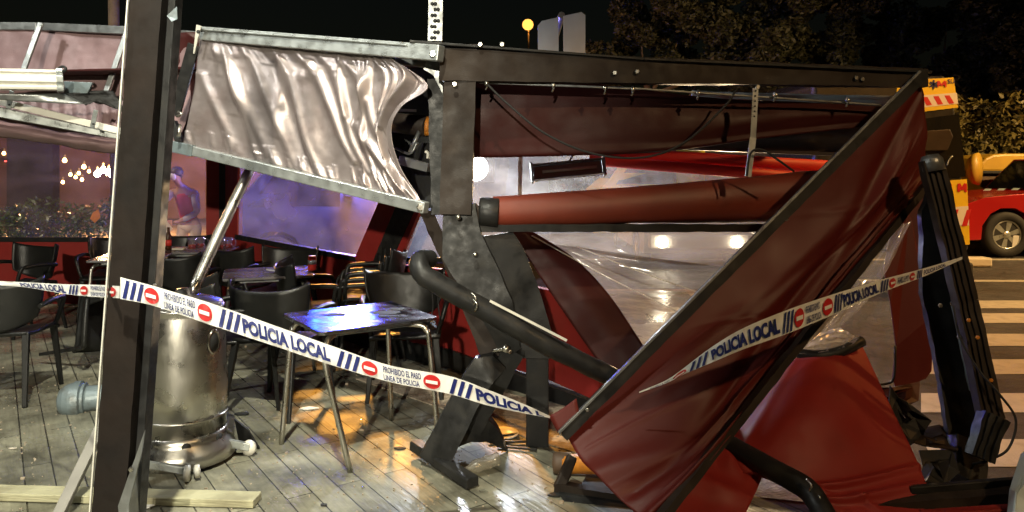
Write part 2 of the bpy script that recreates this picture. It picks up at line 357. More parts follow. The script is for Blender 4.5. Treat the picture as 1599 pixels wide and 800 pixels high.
lamp('street_lamp', 'added unseen fill lamp far behind the camera, lighting the terrace interior', -1.2, -10, 4.6, (0, .5), (1, .92, .72), FRONT_W, rad=.12, cone=36, blend=.6, aim=(-3.6, 6.2, .6))  # unseen lamp added as a frontal fill for the terrace interior
lamp('street_lamp', 'tall cool white street lamp standing left of the leaning post, outside the picture', -5.2, 2.2, 4.8, (.5, .2), (.95, .97, .9), KEY2_W, rad=.1)
lamp('street_lamp', 'amber street lamp on a long arm shining down through the terrace windows from behind', -5.5, 11.6, 5.6, (3.5, -.5), (1, .45, .07), AMBER_W, rad=.22, cone=17, blend=1, aim=(-.62, 4.85, 0))
lamp('street_lamp', 'added unseen warm lamp behind the camera on the road side', 4.6, -2.4, 5.6, (-.5, .3), (1, .66, .32), 750, rad=.08, cone=60, blend=.8, aim=(2.3, 4.2, .4))  # unseen lamp added to warm the flap, fallen cloth and right tape
lamp('street_lamp', 'amber street lamp beside the zebra crossing', 8.5, 3.6, 6.5, (-.8, .4), (1, .47, .12), SODIUM_W, rad=.1, cone=80, aim=(5, 8, 0))
lamp('street_lamp', 'amber street lamp outside the picture to the right of the red car', 14.5, 9.5, 6.5, (-.8, .4), (1, .62, .24), 5000, rad=.1, cone=110, aim=(8.0, 15.0, 1))
lamp('street_lamp', 'added unseen pale lamp beyond the left windows, above the planter hedge', -8.6, 8.6, 5.2, (.5, -.2), (1, .85, .66), 700, rad=.08)  # hidden lamp added to brighten the hedge and the person
lamp('street_lamp', 'amber street lamp glowing far off against the black sky', .9, 40, 9.35, (-.05, -.3), (1, .42, .07), 500, bulb=.301, lens=2.4)

# ------------------------------------------------------------------ far things: trees, hedge, bin, signs
def leaf_mass(m, rng, blobs, n, size, flat=.6):
    for i in range(n):
        c, r = rng.choice(blobs)
        while True:
            v = Vector((rng.uniform(-1, 1), rng.uniform(-1, 1), rng.uniform(-1, 1)))
            if .25 < v.length < 1: break
        v = v*(.55+.45*rng.random()**.5)/max(v.length, .4)*.8
        p = Vector(c)+Vector((v.x*r[0], v.y*r[1], v.z*r[2]))
        s = size*rng.uniform(.5, 1.3); a = Vector((rng.gauss(0, 1), rng.gauss(0, 1), rng.gauss(0, flat))).normalized()*s
        b = a.orthogonal().normalized()*s*rng.uniform(.35, .6); b.rotate(Matrix.Rotation(rng.uniform(0, 6.28), 3, a.normalized()))
        m.face([p-a, p-b*.9, p+a, p+b])
def tree(label, x, y, h, blobs, seed, n=6000, size=.16, mt='leaf_tree', cat='tree', name='pine_tree', group='dark trees beyond the road', tr=.22):
    rng = random.Random(seed); t = thing(name, label, cat, (x, y, ROAD), group)
    m = MB(); top = Vector((x+rng.uniform(-.4, .4), y, ROAD+h*.75)); m.tube([(x, y, ROAD), (x+rng.uniform(-.2, .2), y, h*.4), top], [tr, tr*.7, tr*.35], 10)
    for c, r in blobs:
        st = Vector((x, y, h*.35)).lerp(top, rng.uniform(.1, .9)); c = Vector(c); m.tube([st, (st+c)/2+Vector((0, 0, -.2)), c+Vector((0, 0, r[2]*.3))], [tr*.4, tr*.2, tr*.08], 6)
    m.build('trunk', M['bark'], t)
    bl = []
    for c, r in blobs:
        for k in range(18):
            v = Vector((rng.gauss(0, .5), rng.gauss(0, .5), rng.gauss(0, .4))); s = rng.uniform(.25, .5)
            bl.append((Vector(c)+Vector((v.x*r[0], v.y*r[1], v.z*r[2])), (r[0]*s, r[1]*s, r[2]*s)))
    m = MB(); leaf_mass(m, rng, bl, n, size); m.build('crown', M[mt], t)
def tb(px, py, Y, rx, rz): p = W(px, py, Y); return (tuple(p), (rx, rx, rz))
tree('broad umbrella-crowned tree directly right of the grey sign backs', 4.9, 26, 7, [tb(1000, 70, 26, 1.6, 1.7), tb(1080, 20, 26, 2.2, 1.8), tb(1180, 60, 26, 2.2, 1.8), tb(1260, 90, 26, 1.5, 1.3), tb(1110, 110, 26, 2.2, 1.2), tb(1290, 20, 26, 1.5, 1.2)], 3, 60000, .1)
tree('sparse tree with twisted bare limbs behind the zebra crossing, in the top right', 15.5, 27, 7, [tb(1390, 60, 27, 1.3, 1.2), tb(1480, 40, 27, 1.9, 1.4), tb(1560, 90, 27, 1.7, 1.5), tb(1440, 120, 27, 1.3, 1), tb(1520, 140, 27, 1.4, .8)], 5, 34000, .1)
tree('dark evergreen behind the far right trees, cut off by the frame', 21.5, 32, 8, [tb(1600, 30, 32, 2.5, 2.5), tb(1560, 150, 32, 2, 1.5), tb(1340, 130, 32, 2, 1.5), tb(1420, 170, 32, 2.5, 1.2)], 8, 34000, .13)
def hedge(name, label, cat, x0, x1, y, dep, z0, z1, n, size, mt, seed, lump=.2):
    rng = random.Random(seed); m = MB()
    bl = []
    for k in range(max(6, int((x1-x0)/.35))):
        x = x0+(x1-x0)*(k+.5)/max(6, int((x1-x0)/.35)); hh = z1+rng.uniform(-lump, lump)
        for q in range(3): bl.append(((x+rng.uniform(-.2, .2), y+rng.uniform(-.5, .5)*dep, z0+(hh-z0)*(.25+.28*q)), (.4, dep*.5, (hh-z0)*.3)))
    leaf_mass(m, rng, bl, n, size, 1); return bl, m
t = thing('shrub_hedge', 'ochre-lit shrubby hedge behind the yellow container at the right edge', 'hedge', (11.6, 18, ROAD))
bl, m = hedge('', '', '', 9.6, 14.5, 18, 1.4, 0, 3.2, 9000, .1, '', 4, .35); m.build('foliage', M['leaf_dry'], t)
m = MB()
for k in range(14): x = 9.8+k*.34; m.tube([(x, 18, ROAD), (x+.1, 18, 1.2), (x-.1, 18.1, 2.4)], [.04, .03, .012], 6)
m.build('stem', M['bark'], t)
t = thing('shrub_hedge', 'ochre-lit shrubs across the road, seen blurred through the central vinyl curtain', 'hedge', (3.5, 19, ROAD))
bl, m = hedge('', '', '', -1.0, 8.2, 19, 1.4, 0, 2.2, 9000, .11, '', 14, .3); m.build('foliage', M['leaf_dry'], t)
m = MB()
for k in range(20): x = -.8+k*.45; m.tube([(x, 19, ROAD), (x+.1, 19, .9), (x-.1, 19.1, 1.7)], [.04, .03, .012], 6)
m.build('stem', M['bark'], t)
# grey sign backs
t = thing('road_sign', 'pair of grey sign backs with rounded corners above the terrace, right of the amber lamp', 'road sign', (W(877, 80, 10.4).x, 10.4, ROAD))
m = MB()
def rounded(x0, y0, x1, y1, r, Y, n=5):
    pts = []
    for cx_, cy_, a0 in ((x1-r, y0+r, -90), (x1-r, y1-r, 0), (x0+r, y1-r, 90), (x0+r, y0+r, 180)):
        for k in range(n+1): a = R(a0+90*k/n); pts.append(W(cx_+r*math.cos(a), cy_+r*math.sin(a), Y))
    return pts
m.ngon([W(840, 40, 10.4), W(846, 33, 10.4), W(872, 27, 10.4), W(873, 150, 10.4), W(840, 152, 10.4)], .03); m.build('sign_plate', M['sign_back'], t)
m = MB(); m.ngon([W(880, 25, 10.38), W(908, 19, 10.38), W(914, 24, 10.38), W(914, 150, 10.38), W(880, 150, 10.38)], .03); m.build('sign_plate', M['sign_back'], t)
m = MB(); m.tube([(t.location.x, 146, ROAD), W(877, 24, 10.46)], .05, 10); m.build('pole', M['alud'], t)
# far poles above the terrace
m = MB(); m.tube([W(182, 400, 12.5), W(177, -40, 12.5)], .085, 12); tag(m.build('utility_pole', M['bark']), 'brownish utility pole rising behind the upper left canopy', 'pole')
def strip_post(name, label, a, b, w, Y, n, rows=2):
    t = thing(name, label, 'bracket', tuple(b)); d = (a-b); m = MB(); m.beam(b, a, w, .004, (0, 1, 0)); m.beam(b+Vector((w/2, .01, 0)), a+Vector((w/2, .01, 0)), .004, .02, (0, 1, 0)); m.build('strip', M['alud'], t)
    m = MB(); ax = d.normalized(); sx = Vector((1, 0, 0))
    for k in range(n):
        for q in range(rows):
            c = b+d*((k+.5)/n)+sx*(w*.22*(q*2-1) if rows > 1 else 0)+Vector((0, -.0035, 0))
            if rows > 1 and (k+q) % 2: c = b+d*((k+.5)/n)+Vector((0, -.0035, 0))
            m.lathe([(w*.14, 0), (w*.14, .002), (.0001, .002)], c, (0, -1, 0), 10)
    m.build('hole', M['rubber'], t); return t
strip_post('perforated_strip', 'tall perforated steel strip standing up from the corner joint against the sky', W(681, -60, 4), W(679, 64, 4), .075, 4, 14)
# string of warm lamps and shop sign across the street, behind the left window
WARM = glow('warm_bulb_glass', (1, .55, .18), 25); WARM2 = glow('hot_bulb_glass', (1, .8, .5), 160)
def bulb(px, py, Y, r, hot=0, lab=None):
    t = thing('hanging_bulb', lab or 'small warm hanging bulb of the string across the street', 'lamp', tuple(W(px, py, Y)), 'warm bulbs strung across the street')
    m = MB(); c = W(px, py, Y); m.lathe([(.0001, -r), (r*.7, -r*.7), (r, 0), (r*.7, r*.7), (.02, r*1.3), (.0001, r*1.35)], c, n=12); m.build('bulb', WARM2 if hot else WARM, t)
    m = MB(); m.lathe([(.03, 0), (.03, .08), (.0001, .09)], c+Vector((0, 0, r*1.25)), n=8); m.tube([c+Vector((0, 0, r*1.3)), c+Vector((0, 0, r*1.3+.1))], .01, 6); m.build('socket', M['rubber'], t)
for i, (px, py) in enumerate([(38, 222), (70, 265), (88, 270), (101, 251), (110, 273), (118, 277), (123, 271), (131, 261), (139, 268), (98, 285), (128, 281), (6, 240), (50, 203), (66, 258)]):
    bulb(px, py, 19, .042 if i not in (0, 3, 7) else .055)
for px, py in [(152, 272), (161, 266), (170, 270), (176, 275), (187, 268), (193, 271)]: bulb(px, py, 18, .075, 1, 'large glaring warm bulb of the tight cluster beside the leaning post')
d = bpy.data.lights.new('bulb_light', 'POINT'); d.energy = 4200; d.color = (1, .46, .16); d.shadow_soft_size = .3; o = bpy.data.objects.new('bulb_light', d); sc.collection.objects.link(o)
hb = [q for q in sc.objects if q.name.startswith('hanging_bulb')][-1]; o.parent = hb; o.location = (0, -.4, .2)
t = thing('shop_sign', 'small red neon sign glowing behind the left window', 'sign', tuple(W(25, 260, 19)))
NEON = glow('red_neon', (1, .06, .05), 9)
m = MB(); p = W(25, 246, 19.1); m.box(p, (.75, .1, .42)); m.build('backing', M['bronze'], t)
m = MB()
for k, (x, y, w_, h_) in enumerate([(30, 241, 18, 2), (30, 246, 18, 2), (22, 243.5, 2, 7), (39, 243.5, 2, 7), (10, 252, 5, 1.6), (12, 249, 1.6, 6), (18, 251, 1.6, 6), (22, 249, 5, 1.6), (27, 251, 1.6, 6), (31, 252, 5, 1.6), (36, 250.5, 1.6, 7)]):
    c = W(x, y, 18.98); m.box(c, (w_/F*19, .03, h_/F*19))
m.build('neon_tube', NEON, t)
t = thing('town_building', 'brown rendered building with dark windows across the street at the left', 'building', (-13, 24, ROAD))
m = MB(); m.box((-13, 24.5, 2.4), (14, 1, 5)); m.build('wall', M['brown_wall'], t); m = MB(); m.box((W(52, 260, 13).x, 13, 1.5), (.8, .2, 3.2)); m.build('pillar', M['black'], t)
for k in range(5):
    m = MB(); m.box((-18+k*2.6, 23.97, 3.9), (1.1, .08, 1.4)); w_ = m.build('window', M['glass_dark'], t)
    m = MB(); m.box((-18+k*2.6, 23.95, 4.64), (1.3, .12, .08)); m.box((-18+k*2.6, 23.95, 3.16), (1.3, .12, .08)); m.build('frame', M['white_alu'], w_)
# planter hedge behind the left window
t = thing('planter_hedge', 'low dark green hedge in a planter just outside the left window', 'hedge', (-5.4, 9.7, 0))
bl, m = hedge('', '', '', -8.4, -4.9, 9.75, .5, .45, 1.08, 5200, .035, '', 21, .1); m.build('foliage', M['leaf'], t)
m = MB(); m.box((-6.65, 9.75, .24), (3.6, .5, .48)); m.build('planter', M['bronze'], t)
rng = random.Random(5)
m = MB(); c = W(149, 338, 9.35); m.ngon([c+Vector(v) for v in ((-.07, 0, -.03), (-.01, 0, -.085), (.06, 0, -.02), (.04, 0, .09), (-.03, 0, .05))], .004); tag(m.build('dead_leaf', M['orange']), 'large pale orange dry leaf caught on the dark hedge', 'leaf')
# ------------------------------------------------------------------ terrace walls
YB = 8.5
def plate(pts, thick, name, mt, parent, bevel=0, d=(0, 1, 0)):
    m = MB(); m.ngon(pts, thick, d); return m.build(name, mt, parent, bevel)
t = thing('terrace_wall', 'low red panel wall with clear vinyl windows closing the back of the terrace', 'wall', (-4.6, YB, 0))
plate([W(-160, 376, YB), W(352, 376, YB), W(352, 484, YB), W(-160, 484, YB)], .05, 'lower_panel', M['red'], t)
plate([W(-160, 371, YB-.02), W(352, 371, YB-.02), W(352, 378, YB-.02), W(-160, 378, YB-.02)], .09, 'rail', M['black'], t)
plate([W(-160, 484, YB-.03), W(352, 484, YB-.03), W(352, 505, YB-.03), W(-160, 505, YB-.03)], .1, 'skirting', M['black'], t)
plate([W(322, 180, YB-.03), W(342, 180, YB-.03), W(342, 376, YB-.03), W(322, 376, YB-.03)], .05, 'frame', M['red'], t)
plate([W(342, 150, YB-.04), W(371, 150, YB-.04), W(371, 376, YB-.04), W(342, 376, YB-.04)], .1, 'post', M['black'], t)
plate([W(-160, 196, YB-.06), W(345, 240, YB-.06), W(345, 150, YB-.06), W(-160, 120, YB-.06)], .08, 'header', M['mauve_pvc'], t)
def vdisp(a, sx, sy, seed): return lambda u, v: a*fbm(u*sx, v*sy, seed)
m = sheet([[(-160, 190, YB), (0, 205, YB), (160, 220, YB), (322, 235, YB)], [(-160, 376, YB), (0, 376, YB), (160, 376, YB), (322, 376, YB)]], 60, 24, vdisp(.02, 5, 3, 4))
m.build('window_pane', M['vinyl_warm'], t)
t = thing('terrace_wall', 'long red side wall with scuffed vinyl windows running towards the camera', 'wall', (-1.4, 6.6, 0))
m = MB(); dd = (.73, .7, 0)
m.ngon([S(352, 371), S(450, 387), S(560, 407), S(700, 422), S(850, 452), S(935, 468), S(935, 628), S(850, 590), S(700, 548), S(352, 484)], .05, dd); m.build('lower_panel', M['red'], t)
m = MB(); m.ngon([S(352, 484, .03), S(700, 546, .03), S(985, 650, .03), S(985, 690, .03), S(700, 575, .03), S(352, 505, .03)], .1, dd); m.build('skirting', M['black'], t)
plate([S(553, 405, .02), S(640, 200, .02), S(668, 200, .02), S(581, 410, .02)], .06, 'frame', M['red'], t, d=dd)
plate([S(581, 412, .03), S(668, 200, .03), S(706, 200, .03), S(608, 414, .03)], .12, 'post', M['black'], t, d=dd)
plate([S(605, 414, .02), S(684, 200, .02), S(708, 200, .02), S(622, 408, .02)], .06, 'frame', M['red'], t, d=dd)
plate([S(366, 366, .02), S(555, 401, .02), S(555, 409, .02), S(366, 374, .02)], .06, 'sill', M['black'], t, d=dd)
plate([S(608, 402, .02), S(760, 404, .02), S(760, 411, .02), S(608, 409, .02)], .06, 'sill', M['black'], t, d=dd)
plate([S(352, 371, .02), S(352, 180, .02), S(372, 180, .02), S(370, 371, .02)], .06, 'frame', M['red'], t, d=dd)
def spane(p, seed, mt):
    g = [[(x, y, wallY(x)) for x, y in r] for r in p]
    m = sheet(g, 50, 24, vdisp(.018, 4, 3, seed)); m.build('window_pane', mt, t)
spane([[(370, 190), (500, 195), (642, 200)], [(370, 370), (460, 388), (555, 406)]], 7, M['vinyl_blue'])
spane([[(700, 200), (760, 200), (800, 200)], [(618, 405), (690, 406), (780, 407)]], 9, M['vinyl_warm'])

m = MB(); m.ngon([(-6.5, 5.5, 2.2), (-2.2, 4.8, 2.2), (-.4, 4.1, 2.12), (2.2, 4.35, 2.12), (2.6, 5.3, 2.2), (0, 5.7, 2.2), (-3.2, 8.8, 2.2), (-6.5, 8.8, 2.2)], .012, (0, 0, 1))
tag(m.build('canopy_roof', M['maroon_dk']), 'dark cloth roof stretched over the terrace, seen edge-on from below', 'awning')
# ------------------------------------------------------------------ left canopy valance
def bolt(m, c, r=.012):
    m.lathe([(r, 0), (r, .006), (r*.7, .008), (.0001, .008)], c, (0, -1, 0), 6, False)
t = thing('canopy_valance', 'long dusty mauve valance hanging under a rail at the upper left, behind the leaning post', 'awning valance', tuple(W(100, 230, 5.2)))
m = MB(); m.beam(W(-80, 41, 5.3), W(60, 42, 5.25), .05, .055); m.beam(W(60, 42, 5.25), W(215, 49, 5.1), .05, .055); m.beam(W(215, 49, 5.1), W(330, 58, 4.9), .05, .055); m.build('top_rail', M['alud'], t, .004)
m = sheet([[(-80, 44, 5.28), (60, 44, 5.25), (200, 52, 5.15), (315, 60, 4.9)], [(-80, 110, 5.25), (60, 110, 5.2), (200, 115, 5.1), (312, 120, 4.88)], [(-80, 180, 5.15), (60, 185, 5.1), (205, 205, 5.0), (275, 228, 4.85)]], 110, 40,
    lambda u, v: .012*fbm(u*6, v*2, 3)+.010*math.sin(u*150+2*fbm(u*9, 0, 1))*max(0, v-.68)*3)
m.build('fabric', M['mauve_pvc'], t, solid=.003)
for a, b in (((64, 36), (36, 112)), ((203, 37), (166, 143))):
    m = MB(); m.beam(W(a[0], a[1], 5.08), W(b[0], b[1], 5.0), .035, .02, (0, -1, 0)); o = m.build('strap', M['alud'], t, .003)
    m = MB(); bolt(m, W(a[0]+1, a[1]+4, 5.06)); bolt(m, W(a[0]-1, a[1]+10, 5.06), .008); m.build('bolt', M['alu'], o)
t = thing('awning_cassette', 'cream awning cassette end jutting in from the left edge', 'awning', tuple(W(40, 150, 4.6)))
prof = [(-.05, -.085), (.05, -.085), (.055, -.06), (.04, -.045), (.06, -.02), (.06, .03), (.045, .045), (.06, .06), (.055, .085), (-.03, .085), (-.055, .04), (-.055, -.05)]
m = MB(); m.prof(W(-60, 123, 4.55), W(92, 126, 4.75), [(x*.95, y*.75) for x, y in prof]); m.build('housing', M['white_alu'], t, .003)
m = MB(); m.prof(W(88, 126, 4.74), W(99, 126, 4.76), [(x*1.05, y*.85) for x, y in prof]); m.build('end_cap', M['alu'], t, .004)
m = MB(); m.tube([W(90, 108, 4.72), W(98, 104, 4.71), W(103, 108, 4.7), (W(99, 112, 4.71))], .009, 8, 10); m.build('cord_eye', M['rubber'], t)
t = thing('torn_awning_piece', 'crumpled grey and black sheet torn loose under the cassette', 'panel', tuple(W(120, 170, 4.8)))
m = MB(); m.ngon([W(99, 127, 4.85), W(144, 129, 4.85), W(136, 146, 4.85), (W(102, 146, 4.85))], .02); m.build('plate', M['paint_grey'], t, .003)
m = sheet([[(-60, 145, 4.6), (50, 147, 4.7), (98, 146, 4.8)], [(-60, 152, 4.6), (60, 160, 4.72), (134, 163, 4.8)]], 14, 4); m.build('underside', M['alud'], t, solid=.006)
m = sheet([[(100, 146, 4.83), (150, 142, 4.9), (176, 142, 4.95)], [(110, 156, 4.83), (148, 152, 4.9), (188, 158, 4.95)], [(134, 163, 4.83), (160, 160, 4.9), (195, 178, 4.95)]], 14, 10, vdisp(.03, 5, 5, 2)); m.build('torn_cloth', M['rubber'], t, solid=.003)
t = thing('awning_rail', 'cream double awning rail sloping down to the right under the left valance', 'rail', tuple(W(100, 200, 4.9)))
m = MB(); m.beam(W(-60, 144, 4.8), W(212, 211, 4.95), .04, .045); m.build('upper_rail', M['white_alu'], t, .004)
m = MB(); m.beam(W(-60, 163, 4.85), W(218, 220, 5.0), .06, .075, h2=.03); m.build('lower_rail', M['alu'], t, .004)
for x, y in ((17, 156), (148, 186)):
    m = MB(); m.beam(W(x+2, y-14, 4.78), W(x-4, y+14, 4.8), .03, .008, (0, -1, 0)); o = m.build('clip', M['alu'], t, .002)
    m = MB(); bolt(m, W(x-2, y+8, 4.775), .007); m.build('bolt', M['rubber'], o)
m = sheet([[(-70, 172, 5.05), (60, 200, 5.08), (150, 212, 5.1), (215, 222, 5.1)], [(-70, 186, 4.98), (60, 212, 5.02), (150, 225, 5.05), (215, 232, 5.08)], [(-70, 204, 5.05), (60, 222, 5.1), (150, 237, 5.12), (215, 243, 5.12)]], 40, 10, vdisp(.01, 8, 2, 6))
tag(m.build('rolled_cloth', M['mauve_pvc'], solid=.004), 'sagging rolled edge of mauve cloth above the left window', 'cloth')
# ------------------------------------------------------------------ silver valance
t = thing('silver_valance', 'crumpled silver vinyl valance between two aluminium rails, torn at its right end', 'awning valance', tuple(W(480, 330, 4.2)))
YL, YR = 4.55, 3.8
def yv(px): return YL+(YR-YL)*(px-310)/360
m = MB(); m.beam(W(318, 53, yv(310)-.02), W(689, 84, yv(685)-.02), .06, .082); m.beam(W(316, 47, yv(310)-.03), W(640, 72, yv(640)-.03), .075, .012); m.build('top_rail', M['alu'], t, .005)
m = MB(); m.beam(W(300, 235, yv(290)-.02), W(666, 325, yv(665)-.02), .05, .06); m.build('bottom_rail', M['alu'], t, .005)
m = MB(); m.beam(W(272, 229, yv(272)-.02), W(304, 236, yv(300)-.02), .054, .07); m.build('rail_joint', M['paint_grey'], t, .004)
m = MB(); bolt(m, W(676, 85, yv(676)-.05), .018); bolt(m, W(605, 80, yv(605)-.05), .009); bolt(m, W(584, 78, yv(584)-.05), .009); bolt(m, W(424, 62, yv(424)-.05), .009); bolt(m, W(657, 324, yv(657)-.048), .022)
m.build('bolt', M['steel'], t)
rng = random.Random(12)
L = [(.05, 0, .32, 1, .022, .04), (.02, .3, .2, 1.02, .018, .03), (.2, 0, .44, .95, .02, -.035), (.24, 0, .5, 1, .016, .035), (.14, 0, .4, 1, .016, .03), (.3, .0, .62, .75, .02, .05), (.38, 0, .7, .85, .018, .035), (.45, 0, .8, .6, .028, .045), (.55, 0, .75, .9, .018, .03), (.42, 0, .55, .45, .02, .03),
     (.62, 0, .62, .45, .02, .035), (.35, .25, .5, 1, .04, .045), (.62, .5, .98, 1, .03, .05), (.78, .45, 1, .98, .02, -.03), (.74, .05, .86, .75, .016, .03), (.86, 0, .84, .55, .022, .06),
     (.92, 0, .88, .8, .02, -.04), (.12, 0, .15, .6, .02, .022), (.27, .1, .3, .7, .015, .02), (.66, .0, .9, .9, .014, .03), (.08, 0, .24, .9, .014, .028)]
for k in range(26):
    u = rng.uniform(.02, .95); L.append((u, 0, u+rng.uniform(-.01, .05), rng.uniform(.12, .3), .011, rng.uniform(.006, .014)))
for k in range(40):
    u = rng.uniform(.0, .98); L.append((u-.012, rng.uniform(.78, .9), u+.01, 1, .008, rng.uniform(.01, .02)))
ff = folds(L)
m = sheet([[(312, 62, 4.53), (400, 66, yv(400)), (500, 76, yv(500)), (570, 84, yv(570)), (604, 88, 3.93), (612, 92, 3.92)],
           [(308, 95, 4.55), (400, 100, yv(400)), (500, 112, yv(500)), (570, 118, yv(570)), (625, 118, 3.88), (668, 134, 3.8)],
           [(304, 135, 4.55), (395, 145, yv(400)), (490, 160, yv(490)), (560, 170, yv(560)), (600, 170, 3.92), (628, 166, 3.84)],
           [(298, 165, 4.56), (390, 182, yv(390)), (480, 205, yv(480)), (550, 220, yv(550)), (590, 208, 3.95), (611, 203, 3.88)],
           [(292, 195, 4.58), (385, 218, yv(385)), (475, 245, yv(475)), (550, 262, yv(550)), (595, 255, 3.95), (624, 258, 3.87)],
           [(285, 226, 4.6), (380, 250, yv(380)), (470, 273, yv(470)), (550, 293, yv(550)), (610, 307, 3.9), (660, 319, 3.8)]], 200, 110,
          lambda u, v: (ff(u, v)*.74+.0015*fbm(u*14, v*9, 2)+.004*math.sin(u*260)*math.exp(-((v-1)/.03)**2))*min(1, 6*v+.2)*min(1, 12*(1-v)+.3))
m.build('fabric', M['silver_pvc'], t, solid=.002)
# dark gap left of it
t = thing('side_curtain', 'dark maroon strip of cloth with a slanting white strap beside the leaning post', 'curtain', tuple(W(300, 230, 4.7)))
m = sheet([[(270, 52, 4.95), (295, 50, 4.9), (318, 50, 4.75)], [(268, 140, 4.95), (290, 140, 4.95), (312, 140, 4.75)], [(262, 235, 4.95), (285, 232, 4.9), (304, 232, 4.75)]], 12, 20, vdisp(.02, 2, 3, 8)); m.build('cloth', M['maroon_dk'], t, solid=.003)
m = MB(); m.beam(W(311, 40, 4.45), W(303, 84, 4.5), .032, .012, (0, -1, 0), w2=.008); o = m.build('strap', M['white_alu'], t, .002); m = MB(); bolt(m, W(310, 50, 4.43)); m.build('bolt', M['rubber'], o)
m = MB(); m.beam(W(303, 70, 4.6), W(272, 180, 4.7), .075, .02, (0, -1, 0)); m.beam(W(270, 190, 4.6), W(286, 236, 4.6), .05, .04); m.build('bracket', M['black'], t, .003)
m = MB(); m.tube([W(278, 175, 4.5), W(284, 178, 4.48), W(276, 182, 4.5)], .008, 6, 8); m.tube([W(281, 195, 4.52), W(279, 214, 4.5)], .012, 8); m.build('hook', M['steel'], t)

# ------------------------------------------------------------------ near leaning post
t = thing('leaning_post', 'dark brown steel box post leaning in the left foreground, tape wrapped round it', 'post', tuple(W(183, 815, 2.9)))
pa, pb_ = W(243, -60, 2.98), W(178, 830, 2.9)
m = MB(); m.beam(pa, pb_, .125, .11, (0, -1, 0)); m.build('box_section', M['rust'], t, .006, dent=0.003)
m = MB(); m.beam(pa+Vector((-.07, -.055, 0)), pb_+Vector((-.07, -.055, 0)), .006, .012, (0, -1, 0)); m.build('edge_trim', M['white_alu'], t, .002)
m = MB(); m.beam(pa+Vector((.078, .03, 0)), pb_+Vector((.078, .03, 0)), .03, .07, (0, -1, 0)); m.build('channel', M['black'], t, .004)
m = MB(); m.ngon([W(260, 25, 2.9), W(276, 10, 2.88), W(277, 30, 2.86), W(268, 34, 2.87)], .003); m.build('torn_tab', M['paint_grey'], t, .001)
m = MB(); m.ngon([W(226, 672, 2.82), W(222, 700, 2.82), W(196, 812, 2.82), W(186, 812, 2.82), W(184, 790, 2.82)], .008); m.ngon([W(212, 715, 2.9), W(214, 812, 2.9), W(196, 812, 2.82), W(205, 730, 2.82)], .008, (1, .2, 0)); m.build('gusset_plate', M['alud'], t, .002, dent=0.003)
m = MB(); bolt(m, W(205, 733, 2.815), .01); bolt(m, W(242, 445, 2.84), .006); m.build('bolt', M['steel'], t)

# ------------------------------------------------------------------ front beam and what hangs from it
t = thing('front_beam', 'long dark bronze fascia beam across the right half, studded with bolts', 'beam', tuple(W(1060, 140, 4.05)))
def yb(px): return 3.85+(px-690)/750*.35
m = MB(); m.beam(W(686, 103, 3.86), W(1441, 123, 4.2), .09, .165, h2=.1); m.build('fascia', M['bronze'], t, .006, dent=0.004)
m = MB(); m.beam(W(640, 68, 3.85), W(1000, 95, 4.0), .14, .014); m.beam(W(1000, 95, 4.0), W(1443, 115, 4.2), .14, .014); m.build('capping', M['black'], t, .003)
m = MB()
for x, y in ((710, 132), (750, 70), (784, 70), (960, 114), (995, 112), (1337, 122), (1347, 124), (1183, 136)): bolt(m, W(x, y, yb(x)-.06), .014)
for x, y in ((750, 74), (785, 73), (1172, 104), (1304, 109)): m.lathe([(.014, 0), (.014, .012), (.008, .02), (.0001, .02)], W(x, y, yb(x)), n=8)
m.build('bolt', M['steel'], t)
m = MB(); m.beam(W(748, 129, 3.9), W(1000, 139, 4.0), .02, .012); m.beam(W(1000, 139, 4.0), W(1400, 166, 4.2), .02, .01); 
m.build('hanging_track', M['alud'], t, .002)
for x, y in ((760, 130), (864, 133), (945, 137), (988, 139), (1090, 145), (1210, 148), (1323, 156)):
    m = MB(); m.tube([W(x, y-4, yb(x)-.02), W(x+1, y+3, yb(x)-.03), W(x-2, y+11, yb(x)-.02)], .006, 6, 8); m.lathe([(.012, 0), (.012, .02), (.0001, .02)], W(x, y+1, yb(x)-.02), (0, -1, 0), 8); m.build('hook', M['steel'], t)
m = sheet([[(1080, 142, 4.3), (1200, 146, 4.33), (1400, 150, 4.4)], [(1080, 152, 4.3), (1200, 158, 4.33), (1400, 170, 4.4)]], 30, 6, vdisp(.02, 6, 2, 3)); m.build('vinyl_strip', M['sign_back'], t, solid=.002)
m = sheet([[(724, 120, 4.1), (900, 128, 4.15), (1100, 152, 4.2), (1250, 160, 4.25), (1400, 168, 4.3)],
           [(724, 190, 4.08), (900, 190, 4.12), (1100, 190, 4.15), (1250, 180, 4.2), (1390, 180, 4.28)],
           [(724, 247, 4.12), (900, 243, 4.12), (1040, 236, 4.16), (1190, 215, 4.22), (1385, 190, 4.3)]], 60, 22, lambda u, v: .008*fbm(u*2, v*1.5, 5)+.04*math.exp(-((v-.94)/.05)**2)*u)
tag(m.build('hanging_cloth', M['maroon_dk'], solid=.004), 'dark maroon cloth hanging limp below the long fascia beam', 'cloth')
m = sheet([[(1060, 196, 4.5), (1200, 182, 4.5), (1400, 176, 4.5)], [(1090, 232, 4.45), (1250, 236, 4.45), (1340, 240, 4.45)]], 30, 12, vdisp(.02, 3, 3, 7))
tag(m.build('hanging_cloth', M['bronze'], solid=.004), 'brownish grey cloth fold behind the perforated strap, right of the maroon cloth', 'cloth')
m = sheet([[(1060, 214, 4.62), (1180, 204, 4.62), (1400, 196, 4.6)], [(960, 242, 4.7), (1180, 244, 4.7), (1330, 258, 4.7)]], 30, 8)
t = thing('awning_roller', 'pair of scarlet awning rolls lit from behind, under the maroon cloth', 'awning', tuple(W(1120, 260, 5.2)))
m2 = MB(); m2.tube([W(930, 238, 5.3), W(1310, 262, 5.1)], .045, 16); m2.build('roller', M['brightred'], t)
